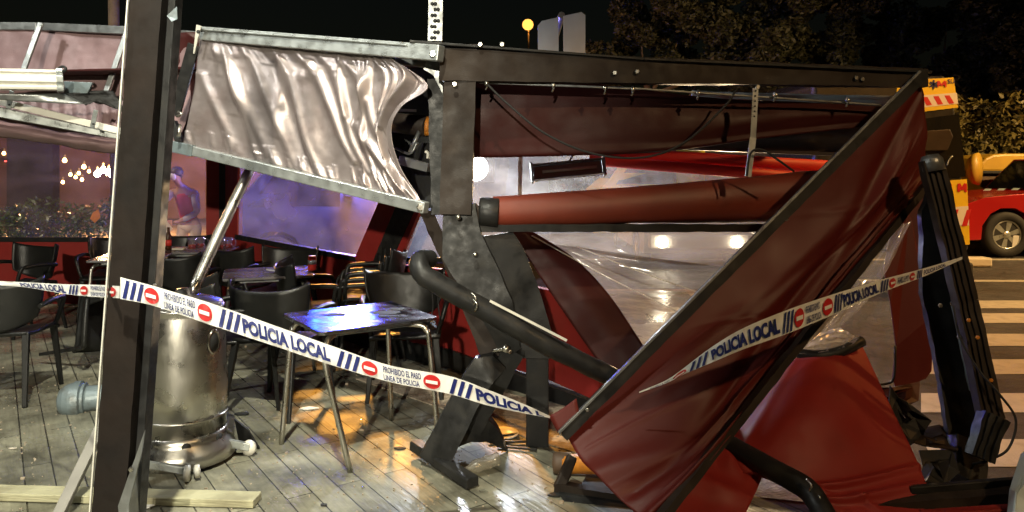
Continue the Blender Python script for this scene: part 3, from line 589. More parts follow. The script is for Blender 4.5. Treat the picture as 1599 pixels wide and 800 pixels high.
m2 = MB(); m2.tube([W(920, 250, 5.25), W(1310, 282, 5.05)], .038, 16); m2.build('roller', M['brightred'], t)
m2 = MB(); m2.beam(W(1050, 229, 5.3), W(1320, 240, 5.2), .04, .04); m2.build('bar', M['black'], t)
for me_ in [m]: me_.bm.free()
# big brown-red roll
t = thing('awning_roll', 'thick brick-red awning roll lying across the opening, black cap at its left end', 'awning', tuple(W(980, 360, 3.95)))
m = MB(); ra, rb = W(770, 331, 3.95), W(1290, 306, 4.35)
n_ = 28; ax = (rb-ra); rings = []
for i in range(41):
    u = i/40; c = ra+ax*u; r = .083+.065*u+.004*fbm(u*6, 0, 1); ring = []
    for j in range(n_):
        a = 2*math.pi*j/n_; rr = r*(1+.05*math.sin(a*2+u*4)+.03*fbm(u*4, math.cos(a), math.sin(a))); ring.append(c+Vector((0, math.cos(a)*rr*.8, math.sin(a)*rr)))
    rings.append(ring+[ring[0]])
m.grid(rings); m.build('rolled_cloth', M['brick_red'], t)
m = MB(); m.lathe([(.0001, 0), (.076, 0), (.082, .012), (.082, .1), (.078, .105), (.0001, .105)], W(748, 332, 3.94), (1, 0, -.05), 28); m.build('end_cap', M['black'], t)
m = MB(); m.lathe([(.045, 0), (.055, .012), (.055, .02), (.03, .02), (.03, .01), (.0001, .01)][::-1], W(745, 334, 3.92), (-1, -.6, 0), 24); m.build('bearing', M['bronze'], t)
m = MB(); m.beam(W(730, 356, 3.9), W(1235, 356, 4.25), .05, .042); m.build('front_bar', M['black'], t, .006, dent=0.005)
# infrared heater
t = thing('infrared_heater', 'tilted grey infrared bar heater with a pale tube, hanging before the vinyl', 'heater', tuple(W(887, 280, 4.9)))
q = Matrix.Rotation(R(5.5), 3, 'Y').inverted() @ Matrix.Rotation(R(-12), 3, 'X'); c = W(887, 265, 4.9)
def bx(c0, pts, name, mt, bev=.003):
    m = MB()
    for p, s_ in pts: m.box(c0+q @ Vector(p), s_, q)
    return m.build(name, mt, t, bev)
bx(c, [((0, .03, .0), (.46, .02, .09)), ((0, 0, .05), (.48, .07, .008)), ((0, 0, -.05), (.48, .07, .008))], 'housing', M['alud'])
bx(c, [((-.24, 0, 0), (.016, .08, .13)), ((.24, 0, 0), (.016, .08, .13))], 'end_plate', M['alud'])
bx(c, [((0, .018, 0), (.44, .004, .08))], 'reflector', mat('brown_reflector', (.3, .23, .16), .4, .3), 0)  # even light brown, only slightly metallic
m = MB(); m.tube([c+q @ Vector((-.17, -.005, 0)), c+q @ Vector((.19, -.005, 0))], .011, 10); m.build('tube', M['white'], t)
m = MB(); m.tube([c+Vector((.0, 0, .05)), W(893, 246, 4.9), W(896, 236, 4.9)], .006, 6, 8); m.build('cable', M['rubber'], t)
# strap and cables
t = thing('perforated_strip', 'narrow perforated strap dangling in front of the scarlet rolls', 'bracket', tuple(W(1168, 275, 3.96)))
m = MB(); m.beam(W(1180, 138, 3.96), W(1176, 215, 3.95), .03, .004, (0, -1, 0)); m.beam(W(1176, 215, 3.95), W(1168, 276, 3.93), .034, .004, (0, -1, 0)); m.build('strip', M['alud'], t)
m = MB()
for k in range(10): m.lathe([(.005, 0), (.005, .003), (.0001, .003)], W(1180-.5*k*.9, 142+k*8, 3.955), (0, -1, 0), 8)
m.build('hole', M['rubber'], t)
def cable(pts, r, label, cat='cable', name='cable', mt='rubber'):
    m = MB(); m.tube([W(*p) for p in pts], r, 7, len(pts)*8); return tag(m.build(name, M[mt]), label, cat)
cable([(757, 128, 3.85), (790, 160, 3.84), (850, 208, 3.83), (925, 240, 3.82), (1005, 246, 3.85), (1070, 222, 3.9), (1130, 168, 3.95), (1150, 140, 3.98)], .006, 'black cable drooping in a long loop below the fascia beam')
cable([(1166, 275, 3.9), (1172, 240, 3.88), (1190, 234, 3.88), (1215, 250, 3.88), (1240, 268, 3.9)], .006, 'short black cable curling off the foot of the dangling perforated strap')
cable([(672, 438, 5.0), (676, 480, 5.0), (668, 515, 5.0), (676, 545, 5.0), (688, 520, 5.0), (684, 470, 5.0), (686, 442, 5.0)], .005, 'thin black cable looping down beside the chair under the bent pipe')
# clear vinyl behind
t = thing('vinyl_curtain', 'large wrinkled clear vinyl curtain glowing white and amber behind the awning roll', 'curtain', tuple(W(980, 500, 5.5)))
m = sheet([[(716, 236, 5.6), (850, 236, 5.6), (1000, 240, 5.5), (1150, 255, 5.4), (1330, 268, 5.3)], [(716, 300, 5.6), (850, 300, 5.6), (1000, 300, 5.5), (1150, 310, 5.4), (1330, 320, 5.3)], [(730, 370, 5.6), (850, 380, 5.55), (1000, 400, 5.5), (1150, 420, 5.4), (1330, 440, 5.3)]], 110, 40,
    lambda u, v: .05*fbm(u*5, v*3, 9)+.006*math.sin(u*190)*math.exp(-((v-.42+.1*u)/.04)**2)+.006*math.sin(u*260)*math.exp(-((v-.12-.1*u)/.03)**2))
m.build('pane', M['vinyl_fold'], t)
m = MB(); m.beam(W(812, 238, 5.62), W(812, 330, 5.62), .03, .01, (0, -1, 0)); m.build('seam', M['white'], t)
m = MB(); m.beam(W(716, 238, 5.58), W(1000, 243, 5.5), .01, .012); m.beam(W(1000, 243, 5.48), W(1310, 284, 5.3), .01, .012); m.build('hem', M['mauve_pvc'], t)
# fallen lower vinyl window with its maroon border
t = thing('fallen_window_sheet', 'fallen vinyl window sheet with a broad maroon border, sagging under the awning roll', 'curtain', tuple(W(980, 600, 4.6)))
m = sheet([[(826, 366, 4.9), (900, 364, 4.9), (1050, 362, 4.85), (1230, 360, 4.8)], [(880, 405, 4.85), (960, 440, 4.8), (1050, 440, 4.75), (1190, 420, 4.7)], [(1005, 535, 4.6), (1030, 530, 4.6), (1060, 510, 4.6), (1120, 480, 4.55)]], 70, 50,
    folds([(.0, .1, 1, .45, .025, .05), (.1, .25, 1, .85, .02, .06), (.3, .2, .5, .9, .05, .03), (.5, .1, .7, .5, .03, .03), (.4, .6, .9, .6, .04, -.04), (.2, .05, .8, .02, .03, .03)]))
m.build('pane', M['vinyl_fold'], t)
m = sheet([[(798, 362, 4.75), (815, 362, 4.75), (832, 362, 4.78)], [(835, 420, 4.7), (865, 412, 4.72), (898, 405, 4.75)], [(885, 495, 4.6), (918, 478, 4.62), (952, 462, 4.66)], [(958, 600, 4.4), (985, 575, 4.42), (1010, 548, 4.45)]], 16, 40, folds([(.5, 0, .5, 1, .3, .03)]))
m.build('border', M['maroon_dk'], t, solid=.004)
for a, b in (((830, 368), (1060, 488)), ((900, 385), (1130, 470))):
    m = MB(); m.tube([W(a[0], a[1], 4.72), W((a[0]+b[0])/2, (a[1]+b[1])/2+3, 4.66), W(b[0], b[1], 4.5)], .0045, 6, 12); m.build('lit_fold_edge', M['vinyl_edge'], t)  # folds catching light, the glint put into a milky pale material
# ------------------------------------------------------------------ wrecked corner post
t = thing('corner_post', 'buckled black corner post of the terrace, its broken lower legs splayed on the paving', 'post', tuple(W(700, 745, 3.85)))
m = MB(); m.beam(W(721, 72, 3.9), W(712, 335, 3.86), .165, .1, (0, -1, 0)); m.build('upper_section', M['bronze'], t, .006, dent=0.003)
m = MB(); m.beam(W(682, 125, 3.98), W(688, 335, 3.95), .09, .08, (0, -1, 0)); m.build('channel', M['black'], t, .005, dent=0.006)
m = MB(); m.ngon([W(668, 90, 3.92), W(692, 92, 3.92), W(692, 150, 3.92), W(676, 118, 3.92), (W(660, 108, 3.92))], .03); m.beam(W(620, 92, 4.0), W(690, 100, 3.95), .05, .06); m.build('joint_plate', M['alud'], t, .003)
m = MB(); m.ngon([W(692, 322, 3.86), W(742, 318, 3.86), W(752, 365, 3.84), W(800, 470, 3.8), W(812, 545, 3.85), W(788, 562, 3.85), W(745, 490, 3.8), (W(690, 405, 3.82))], .05); m.build('buckled_plate', M['black'], t, .008, dent=0.007)
m = MB(); m.ngon([W(735, 372, 3.9), W(800, 362, 3.95), W(818, 390, 3.95), W(838, 440, 3.96), W(862, 520, 3.96), W(866, 560, 3.96), W(800, 560, 3.95), (W(750, 450, 3.9))], .02); m.build('side_plate', M['black'], t, .004, dent=0.004)
m = MB(); m.ngon([W(655, 330, 3.95), W(676, 330, 3.92), W(712, 400, 3.9), W(768, 470, 3.9), W(782, 560, 3.9), W(752, 560, 3.9), W(722, 480, 3.9), (W(690, 408, 3.92))], .012); m.build('brace', M['bronze'], t, .003, dent=0.008)
m = MB(); m.beam(W(775, 500, 3.88), W(800, 562, 3.9), .075, .06, (0, -1, 0)); m.beam(W(803, 545, 3.9), W(736, 668, 3.98), .115, .08, (0, -1, 0)); m.build('broken_leg', M['black'], t, .008, dent=0.004)
m = MB(); m.ngon([W(742, 560, 3.8), W(770, 555, 3.82), W(790, 575, 3.85), W(768, 600, 3.78), W(745, 640, 3.74), W(697, 738, 3.74), W(656, 712, 3.84), W(694, 640, 3.8), W(722, 590, 3.8)], .07); m.build('foot_section', M['black'], t, .008, dent=0.005)
m = MB(); m.tube([W(770, 548, 3.78), W(790, 545, 3.76), W(797, 550, 3.74)], .011, 8); m.lathe([(.02, 0), (.02, .012), (.0001, .014)], W(790, 545, 3.74), (0, -1, .3), 8); m.build('bolt', M['steel'], t)
for x, y in ((742, 398), (716, 340)): m = MB(); m.lathe([(.013, 0), (.013, .02), (.0001, .02)], W(x, y, 3.79), (0, -1, .3), 8); m.build('bolt', M['steel'], t)
m = MB(); m.ngon([W(720, 655, 3.95), W(765, 655, 3.95), W(776, 670, 3.95), W(790, 705, 4.02), W(760, 690, 4.0), W(735, 690, 3.98), (W(715, 700, 3.96))], .06); m.build('torn_base', M['black'], t, .006, dent=0.012)
# inside the dark gap
t = thing('roller_mechanism', 'broken roller end and arm parts in the dark gap right of the torn silver valance', 'mechanism', tuple(W(650, 240, 4.3)))
m = MB(); m.tube([W(600, 190, 4.5), W(672, 198, 4.2)], .06, 20); m.build('roller', M['bronze'], t)
m = MB(); m.lathe([(.0001, 0), (.05, 0), (.055, .02), (.055, .03)], W(674, 198, 4.17), (-1, .1, .1), 20); m.build('end_cap', M['orange'], t)
m = MB(); m.tube([W(618, 232, 4.3), W(640, 240, 4.2), W(652, 222, 4.2)], .008, 8); m.beam(W(625, 250, 4.25), W(670, 262, 4.2), .05, .05); m.tube([W(655, 205, 4.2), W(640, 238, 4.2)], .012, 8); m.build('arm', M['alud'], t)
m = MB(); m.tube([W(664, 236, 4.1), W(668, 240, 4.1), W(668, 248, 4.1)], .01, 8); m.beam(W(617, 172, 4.2), W(650, 173, 4.2), .01, .014); m.build('lever', M['white_alu'], t)
m = sheet([[(600, 96, 4.4), (640, 100, 4.35), (690, 110, 4.2)], [(600, 200, 4.6), (640, 200, 4.6), (690, 200, 4.4)], [(620, 320, 4.4), (650, 325, 4.3), (690, 325, 4.1)]], 14, 20, vdisp(.04, 3, 4, 5)); tag(m.build('hanging_cloth', M['rubber'], solid=.003), 'black sheet standing in for the dark void between torn silver valance and corner post', 'cloth')  # darkness of the open gap, drawn as a black sheet
# pipe
t = thing('bent_pipe', 'long black pipe with a hooked end slanting down through the wreck', 'pipe', tuple(W(1290, 800, 3.3)))
m = MB(); m.tube([W(672, 404, 3.78), W(655, 408, 3.7), W(660, 428, 3.66), W(690, 447, 3.66), W(750, 480, 3.68), W(850, 536, 3.72), W(960, 592, 3.8), W(1050, 643, 3.78)], [.046, .05, .052, .052, .052, .05, .048], 20, 70); m.build('tube', M['black'], t, dent=0.004)
m = MB(); m.tube([W(1040, 638, 3.78), W(1130, 690, 3.62), W(1215, 738, 3.42), W(1262, 766, 3.33), W(1292, 812, 3.22)], [.048, .048, .05, .046], 20, 40); m.build('lower_tube', M['black'], t, dent=0.005)
m = MB(); m.beam(W(765, 470, 3.66), W(885, 532, 3.68), .006, .012); m.build('trim', M['white_alu'], t)
for x, y in ((744, 476), (742, 466), (1266, 758), (1280, 778)): m = MB(); m.tube([W(x-6, y-9, 3.6 if x < 900 else 3.28), W(x+1, y, 3.58 if x < 900 else 3.25), W(x-2, y+10, 3.6 if x < 900 else 3.26)], .005, 6, 8); m.build('clip', M['steel'], t)
m = MB(); m.beam(W(839, 520, 4.14), W(839, 704, 4.14), .125, .05, (0, -1, 0)); tag(m.build('black_post', M['black'], bevel=.005), 'upright black flat post standing on the paving where the left tape ends', 'post')
m = MB(); m.prof(W(648, 704, 4.0)+Vector((0, 0, -.0)), W(738, 765, 3.58), [(-.035, 0), (.035, 0), (.035, .04), (.028, .05), (-.028, .05), (-.035, .04)]); o = m.build('angle_bar', M['black'], bevel=.003); o.location.z = .008; tag(o, 'short dark rubber-edged bar lying on the paving under the broken post foot', 'bar')
# ------------------------------------------------------------------ the big folded flap
t = thing('folded_flap', 'huge maroon awning cloth between black rails, folded diagonally across the right foreground', 'awning', tuple(W(1030, 805, 3.0)))
rng = random.Random(4)
L = [(.0, .35, .85, .9, .06, .07), (.0, .8, .6, .97, .05, .05), (.05, .55, 1, .15, .05, -.05), (.5, .1, 1, .5, .07, .05), (.2, .2, .9, .35, .03, .025), (.35, .6, .95, .75, .03, .05), (.0, .1, .55, .2, .05, .03), (.3, .95, .7, .6, .04, .03)]
L += [(.0, .45, .8, .55, .01, .012), (.1, .7, 1, .62, .008, .012), (.3, .0, .55, .5, .008, -.012), (.55, .3, .98, .42, .007, .01), (.02, .2, .4, .4, .008, .012), (.6, 0, .75, .3, .007, .012)]
for k in range(12):
    u = .5+.035*k; L.append((u, .78+rng.uniform(-.06, .06), u+.06, .93+rng.uniform(-.05, .05), .012, rng.uniform(.015, .03)))
ff2 = folds(L)
m = sheet([[(880, 672, 3.46), (1020, 545, 3.65), (1160, 400, 3.85), (1300, 250, 4.05), (1441, 116, 4.2)],
           [(910, 722, 3.34), (1080, 590, 3.55), (1220, 455, 3.82), (1350, 310, 4.05), (1443, 150, 4.2)],
           [(960, 772, 3.22), (1090, 690, 3.35), (1230, 520, 3.75), (1370, 345, 4.05), (1444, 210, 4.2)],
           [(1000, 806, 3.14), (1120, 690, 3.28), (1235, 548, 3.68), (1385, 350, 4.02), (1443, 270, 4.2)],
           [(1032, 816, 3.1), (1130, 694, 3.25), (1240, 556, 3.64), (1390, 356, 4.0), (1440, 296, 4.2)]], 170, 90, lambda u, v: ff2(u, v)*.62*min(1, 5*v)*min(1, 6*(1-v)+.1)+.003*fbm(u*8, v*5, 3))
m.build('cloth', M['maroon'], t, solid=.003)
m = MB(); m.beam(W(878, 680, 3.4), W(1442, 116, 4.14), .05, .055, (0, -1, 0)); m.build('upper_rail', M['black'], t, .006, dent=0.004)
m = MB(); a, b = W(872, 676, 3.37), W(1436, 112, 4.1); m.beam(a, b, .012, .02, (0, -1, 0)); a2, b2 = W(877, 680, 3.24), W(1440, 117, 4.09); m.build('rail_lip', M['alud'], t, .002)
m = MB(); m.beam(W(1030, 812, 3.06), W(1235, 553, 3.57), .035, .05, (0, -1, 0)); m.beam(W(1235, 553, 3.57), W(1446, 290, 4.15), .035, .045, (0, -1, 0)); m.build('lower_rail', M['bronze'], t, .005, dent=0.005)
m = MB()
for x, y in ((917, 640), (1228, 343), (1230, 338)): bolt(m, W(x, y, 3.37+(x-880)/560*.75-.03), .009)
m.build('bolt', M['steel'], t)
m = sheet([[(857, 650, 3.42), (878, 638, 3.42), (900, 622, 3.42)], [(871, 676, 3.4), (885, 664, 3.4), (905, 648, 3.4)]], 6, 6); m.build('loose_corner', M['maroon'], t, solid=.003)
# ------------------------------------------------------------------ fallen red side panel
t = thing('fallen_side_cloth', 'red side cloth slumped to the ground at the lower right, black curved rim on top', 'awning cloth', tuple(W(1300, 800, 3.34)))
m = sheet([[(1175, 578, 4.2), (1250, 560, 3.98), (1300, 556, 3.96), (1346, 540, 4.12)],
           [(1120, 660, 3.95), (1210, 640, 3.68), (1300, 640, 3.64), (1386, 625, 3.86)],
           [(1070, 730, 3.65), (1180, 720, 3.5), (1290, 722, 3.48), (1425, 705, 3.62)],
           [(1150, 735, 3.5), (1220, 752, 3.43), (1310, 776, 3.37), (1448, 760, 3.45)],
           [(1200, 745, 3.48), (1255, 775, 3.4), (1340, 812, 3.28), (1470, 815, 3.28)]], 80, 70,
    folds([(.12, .05, .02, .8, .02, .018), (.3, 0, .25, .6, .03, .012), (.3, .72, 1, .6, .02, .03), (.55, .8, .95, .74, .03, .035), (.74, .74, .8, .95, .012, .02), (.5, .62, .62, .74, .02, .02), (.05, .6, .4, .75, .03, -.03)]))
m.build('cloth', M['red'], t, solid=.003)
m = sheet([[(1120, 640, 3.8), (1170, 680, 3.7), (1200, 700, 3.6)], [(1080, 720, 3.5), (1130, 735, 3.5), (1190, 745, 3.5)], [(1030, 815, 3.25), (1100, 815, 3.25), (1160, 812, 3.28)]], 20, 30, folds([(.2, .2, .8, .6, .1, .04), (.0, .6, 1, .8, .08, .04)])); m.build('cloth_tail', M['red'], t, solid=.003)
m = MB(); P = [W(1246, 552, 4.05), W(1275, 556, 4.0), W(1310, 550, 4.0), W(1346, 533, 4.06)]; m.tube(P, .03, 8, 16); m.build('rim', M['black'], t)
m = sheet([[(1280, 520, 4.15), (1300, 514, 4.2), (1322, 518, 4.2), (1340, 527, 4.15)], [(1246, 552, 4.02), (1275, 553, 3.98), (1310, 545, 3.98), (1343, 530, 4.02)]], 40, 14, lambda u, v: .02*fbm(u*3, v*12, 4)); m.build('crumpled_film', M['vinyl_edge'], t)
m = sheet([[(1405, 348, 4.25), (1412, 350, 4.25), (1424, 345, 4.25)], [(1330, 450, 4.2), (1350, 450, 4.2), (1365, 455, 4.2)], [(1276, 528, 4.12), (1286, 528, 4.1), (1300, 524, 4.1)]], 14, 40, lambda u, v: .02*fbm(u*4, v*4, 4)); m.build('film_strip', M['vinyl_fold'], t)
m = sheet([[(1376, 420, 4.8), (1400, 400, 4.8), (1420, 380, 4.8)], [(1310, 510, 4.7), (1360, 510, 4.7), (1400, 500, 4.7)], [(1345, 600, 4.5), (1365, 604, 4.5), (1396, 598, 4.5)]], 20, 30, vdisp(.02, 3, 3, 9)); m.build('clear_window', M['glass'], t)
t = thing('hanging_banner', 'narrow dark red strip of cloth with a rounded lower corner, hanging by the right posts', 'cloth', tuple(W(1420, 605, 4.3)))
m = MB(); m.ngon([W(1420, 330, 4.5), W(1445, 296, 4.5), W(1440, 420, 4.45), W(1449, 500, 4.4), W(1456, 560, 4.4), W(1455, 580, 4.4), W(1446, 592, 4.4), W(1428, 599, 4.4), W(1398, 604, 4.4), W(1394, 590, 4.4), W(1399, 540, 4.4), W(1390, 470, 4.42), W(1380, 420, 4.45), (W(1390, 370, 4.5))], .012); m.build('cloth', M['maroon'], t, .003)
m = MB(); m.tube([W(1398, 540, 4.38), W(1396, 590, 4.38), W(1380, 600, 4.4), W(1350, 602, 4.4)], .008, 6, 12); m.build('hem', M['bronze'], t)
# ------------------------------------------------------------------ right-hand posts
t = thing('right_post', 'black sheet-steel post leaning at the right, torn off above a bolted shoe', 'post', tuple(W(1500, 755, 3.66)))
m = MB(); m.ngon([W(1440, 330, 3.98), W(1452, 300, 3.98), W(1500, 420, 3.92), W(1522, 560, 3.85), W(1530, 640, 3.8), W(1520, 705, 3.78), W(1484, 700, 3.78), W(1470, 600, 3.85), (W(1441, 460, 3.95))], .04); m.build('steel_sheet', M['black'], t, .006, dent=0.007)
m = MB(); m.beam(W(1506, 690, 3.78), W(1503, 752, 3.68), .17, .12, (0, -1, 0)); m.build('shoe', M['black'], t, .008, dent=0.008)
m = MB(); m.beam(W(1492, 470, 3.84), W(1521, 610, 3.76), .04, .02, (0, -1, 0)); m.build('inner_web', M['paint_grey'], t, .003, dent=0.006)
m = MB()
for x, y in ((1468, 477), (1486, 475), (1497, 526), (1516, 727), (1519, 612)): m = MB(); bolt(m, W(x, y, 3.76 if y > 500 else 3.82), .011); m.build('bolt', M['steel'], t)
rib = [(-.055, -.03), (.055, -.03), (.055, .03), (.046, .03), (.044, .018), (.034, .018), (.032, .03), (.02, .03), (.018, .018), (.006, .018), (.004, .03), (-.01, .03), (-.012, .018), (-.024, .018), (-.026, .03), (-.04, .03), (-.042, .02), (-.055, .02)]
t = thing('ribbed_track', 'ribbed dark aluminium track leaning on the right post, its lower end snapped', 'rail', tuple(W(1545, 725, 3.6)))
m = MB(); m.prof(W(1454, 250, 3.86), W(1508, 470, 3.78), rib, (0, -1, 0)); m.prof(W(1508, 470, 3.78), W(1548, 655, 3.66), rib, (0, -1, 0)); m.build('upper_track', M['bronze'], t, .002, dent=0.005)
m = MB(); m.prof(W(1552, 650, 3.64), W(1530, 715, 3.6), [(x*1.1, y*1.1) for x, y in rib], (0, -1, .2)); m.build('snapped_end', M['black'], t, .002, dent=0.01)
m = MB(); m.lathe([(.0001, .03), (.04, .025), (.055, 0), (.057, -.06)][::-1], W(1454, 250, 3.86), W(1454, 250, 3.86)-W(1508, 470, 3.78), 20); m.build('top_cap', M['alud'], t)
m = MB()
for x, y in ((1526, 527), (1547, 594), (1512, 500)): bolt(m, W(x, y, 3.66), .01)
m.build('bolt', M['orange'], t)
m = MB(); m.ngon([W(1562, 690, 3.62), W(1568, 655, 3.66), W(1556, 640, 3.7), W(1548, 640, 3.7), (W(1560, 662, 3.64))], .01); m.build('shard', M['alud'], t, .001)
cable([(1488, 478, 3.75), (1500, 530, 3.7), (1530, 580, 3.65), (1560, 615, 3.6), (1586, 655, 3.6), (1575, 700, 3.58), (1545, 718, 3.6), (1518, 725, 3.68)], .006, 'black cable looping out beside the snapped ribbed track at the far right')
t = thing('sill_rail', 'dark ground rail with red cloth under it along the bottom right corner', 'rail', tuple(W(1530, 790, 3.3)))
m = MB(); m.beam(W(1120, 815, 3.4), W(1700, 768, 3.35), .07, .07); m.build('rail', M['bronze'], t, .006, dent=0.006)
m = MB(); m.beam(W(1420, 768, 3.42), W(1700, 745, 3.42), .03, .05); m.build('upper_lip', M['black'], t, .004)
m = MB(); m.beam(W(1440, 812, 3.22), W(1700, 795, 3.2), .05, .07); m.build('red_panel', M['red'], t, .005)
m = MB(); m.ngon([W(1604, 715, 3.3), W(1640, 690, 3.3), W(1640, 815, 3.1), W(1582, 815, 3.1), (W(1588, 770, 3.15))], .05); tag(m.build('grey_block', M['sign_back'], bevel=.01), 'grey slanting block edge in the bottom right corner', 'block')
# crumpled debris right
rng = random.Random(9)
def scrap(pts, mt, label, name, cat, dep=.05, seed=1):
    c = Vector((0, 0, 0)); P = [W(*p) for p in pts]
    for p in P: c += p
    c /= len(P); m = MB(); r = random.Random(seed); n = len(P); cols = []
    rings = [[c+(p-c)*s_+Vector((0, r.uniform(-dep, dep), r.uniform(-.3, .3)*dep)) for p in P+[P[0]]] for s_ in (1, .7, .35, .02)]
    for q in rings: q[-1] = q[0].copy()
    m.grid(rings, False); return tag(m.build(name, mt, solid=.006), label, cat)
scrap([(1385, 600, 4.0), (1400, 620, 4.0), (1420, 625, 3.9), (1445, 655, 3.9), (1440, 665, 3.85), (1450, 690, 3.8), (1420, 705, 3.75), (1398, 680, 3.8), (1390, 640, 3.9)], M['rubber'], 'crumpled black sheet crushed against the right edge of the fallen red panel', 'crumpled_sheet', 'debris', .06, 3)
scrap([(1420, 675, 3.9), (1470, 668, 3.85), (1512, 690, 3.8), (1490, 700, 3.7), (1445, 700, 3.75), (1425, 690, 3.8)], M['bronze'], 'bent brown metal offcut pointing at the shoe of the right post', 'metal_offcut', 'debris', .03, 5)
scrap([(1430, 705, 3.7), (1480, 700, 3.75), (1490, 730, 3.6), (1480, 765, 3.5), (1435, 762, 3.45), (1440, 730, 3.6)], M['rubber'], 'dark torn cloth heaped between the fallen red panel and the post shoe', 'torn_cloth', 'debris', .05, 8)
scrap([(1350, 605, 4.3), (1395, 604, 4.25), (1440, 600, 4.25), (1436, 625, 4.2), (1400, 640, 4.2), (1370, 640, 4.2)], M['maroon_dk'], 'dark maroon bunched cloth under the hanging red strip', 'bunched_cloth', 'cloth', .04, 10)
# lower centre debris
t = thing('orange_beam', 'chipped orange painted beam poking out from under the flap', 'beam', tuple(W(900, 740, 3.9)))
m = MB(); m.tube([W(878, 724, 3.76), W(1010, 728, 3.72)], .047, 16); m.build('shaft', M['orange'], t)
m = MB(); m.lathe([(.0001, 0), (.048, .005), (.054, .02), (.052, .09), (.048, .1)], W(862, 723, 3.77), (1, -.03, 0), 16); m.build('end_ring', M['mud'], t)
t = thing('fallen_rail', 'dark fallen rail with an upright stub at its left end, lying bottom centre', 'rail', tuple(W(900, 800, 3.4)))
m = MB(); m.beam(W(866, 762, 3.55), W(1060, 796, 3.4), .06, .06); m.build('rail', M['bronze'], t, .012, dent=0.006)
m = MB(); m.beam(W(872, 765, 3.53), W(894, 712, 3.6), .06, .035, (0, -1, 0), w2=.05); m.build('stub', M['bronze'], t, .01)
m = MB(); m.ngon([W(872, 770, 3.5), W(1000, 792, 3.38), W(1000, 815, 3.3), W(886, 815, 3.3), W(884, 790, 3.42)], .03); m.build('under_plate', M['black'], t, .004)
m = MB(); m.ngon([G(915, 752)+Vector((0, 0, .03)), G(1000, 758)+Vector((0, 0, .03)), G(995, 776)+Vector((0, 0, .03)), G(905, 770)+Vector((0, 0, .03))], .025, (0, 0, -1)); tag(m.build('black_plate', M['rubber'], bevel=.004), 'small flat black plate on the paving below the orange beam', 'plate')
m = MB(); m.ngon([W(888, 692, 4.2), W(905, 690, 4.2), W(915, 700, 4.1), W(885, 702, 4.15)], .02, (0, 0, -1)); tag(m.build('black_scrap', M['rubber']), 'tiny black scrap on the gravel beside the flap rail', 'debris')
# ------------------------------------------------------------------ patio heater
hx, hy = W(288, 700, 3.96).x, 3.96
t = thing('patio_heater', 'dented stainless steel patio heater with a leaning pole, left of the tables', 'patio heater', (hx, hy, 0))
m = MB(); m.lathe([(.215, .17), (.216, .4), (.21, .62), (.2, .78), (.196, .8), (.2, .805), (.2, .82), (.19, .825)], (hx, hy, 0), n=64)
for v in m.bm.verts:
    d = Vector((v.co.x-hx, v.co.y-hy, 0)); v.co += d.normalized()*(.006*fbm(math.atan2(d.y, d.x)*1.2, v.co.z*5, 2)) if d.length > .01 else Vector()
m.build('barrel', M['steel'], t)
m = MB(); m.lathe([(.2165, .17), (.2195, .175), (.2195, .18), (.2175, .185)], (hx, hy, .07), n=64); m.build('seam_ring', M['steel'], t)
m = MB(); m.lathe([(.256, .022), (.258, .06), (.25, .09), (.222, .12), (.216, .14), (.216, .171), (.2, .172)], (hx, hy, 0), n=64); m.build('base_ring', M['steel'], t)
m = MB(); m.lathe([(.0001, .81), (.19, .812), (.195, .83), (.18, .845), (.1, .87), (.05, .885), (.04, .91), (.0001, .912)], (hx, hy, 0), n=48); m.build('lid', M['steel'], t)
m = MB(); m.tube([(hx+.03, hy, .86), W(342, 365, 4.25), W(392, 262, 4.55)], .031, 24, 8); m.build('pole', M['steel'], t)
def on_barrel(px, py, r):
    # point on the barrel's front for a given view pixel
    k = (px-CX)/F; a = 1+k*k; b = -2*(k*hx+hy); c = hx*hx+hy*hy-r*r; Y = (-b-math.sqrt(max(0, b*b-4*a*c)))/(2*a); p = W(px, py, Y); return p, Vector((p.x-hx, p.y-hy, 0)).normalized()
m = MB(); 
for px, py, r in ((234, 698, .2163), (291, 699, .2165), (342, 683, .2165)):
    p, nrm = on_barrel(px, py, r); m.lathe([(.022, 0), (.022, .003), (.0001, .003)], p, nrm, 16)
m.build('vent_hole', M['rubber'], t)
m = MB(); p, nrm = on_barrel(334, 534, .212); m.lathe([(.03, 0), (.034, .006), (.04, .004), (.042, 0)], p, nrm, 24)
for v in m.bm.verts: v.co.z = p.z+(v.co.z-p.z)*1.6
m.build('handle_rim', M['steel'], t)
m = MB(); m.lathe([(.031, 0), (.031, .002), (.0001, .002)], p, nrm, 24)
for v in m.bm.verts: v.co.z = p.z+(v.co.z-p.z)*1.6
m.build('handle_hole', M['rubber'], t)
def wheel(c, ax, r, w, t, mt='white_alu'):
    m = MB(); m.lathe([(.0001, 0), (r*.5, 0), (r*.6, w*.1), (r, w*.15), (r, w*.85), (r*.6, w*.9), (r*.5, w), (.0001, w)], c, ax, 24); o = m.build('wheel', M[mt], t)
    m = MB(); m.lathe([(r*.25, -.002), (r*.25, w+.002)], c, ax, 10); m.build('hub', M['alud'], o)
wheel(Vector((hx+.13, hy-.3, .042)), (1, .2, 0), .04, .03, t); wheel(Vector((hx+.17, hy-.28, .042)), (.9, .5, 0), .033, .03, t)
wheel(Vector((hx+.33, hy+.02, .045)), (.2, 1, 0), .04, .03, t)
m = MB(); m.beam((hx-.07, hy-.265, .075), (hx+.15, hy-.29, .05), .02, .035); m.build('bracket', M['alu'], t, .004); m = MB(); m.beam((hx+.2, hy+.0, .09), (hx+.34, hy+.03, .05), .03, .04); m.build('bracket', M['alu'], t, .004)
m = MB(); m.ngon([(hx+.24, hy+.15, 0.005), (hx+.36, hy+.12, .005), (hx+.3, hy+.1, .12), (hx+.22, hy+.12, .17)], .02); m.build('side_plate', M['black'], t, .004)
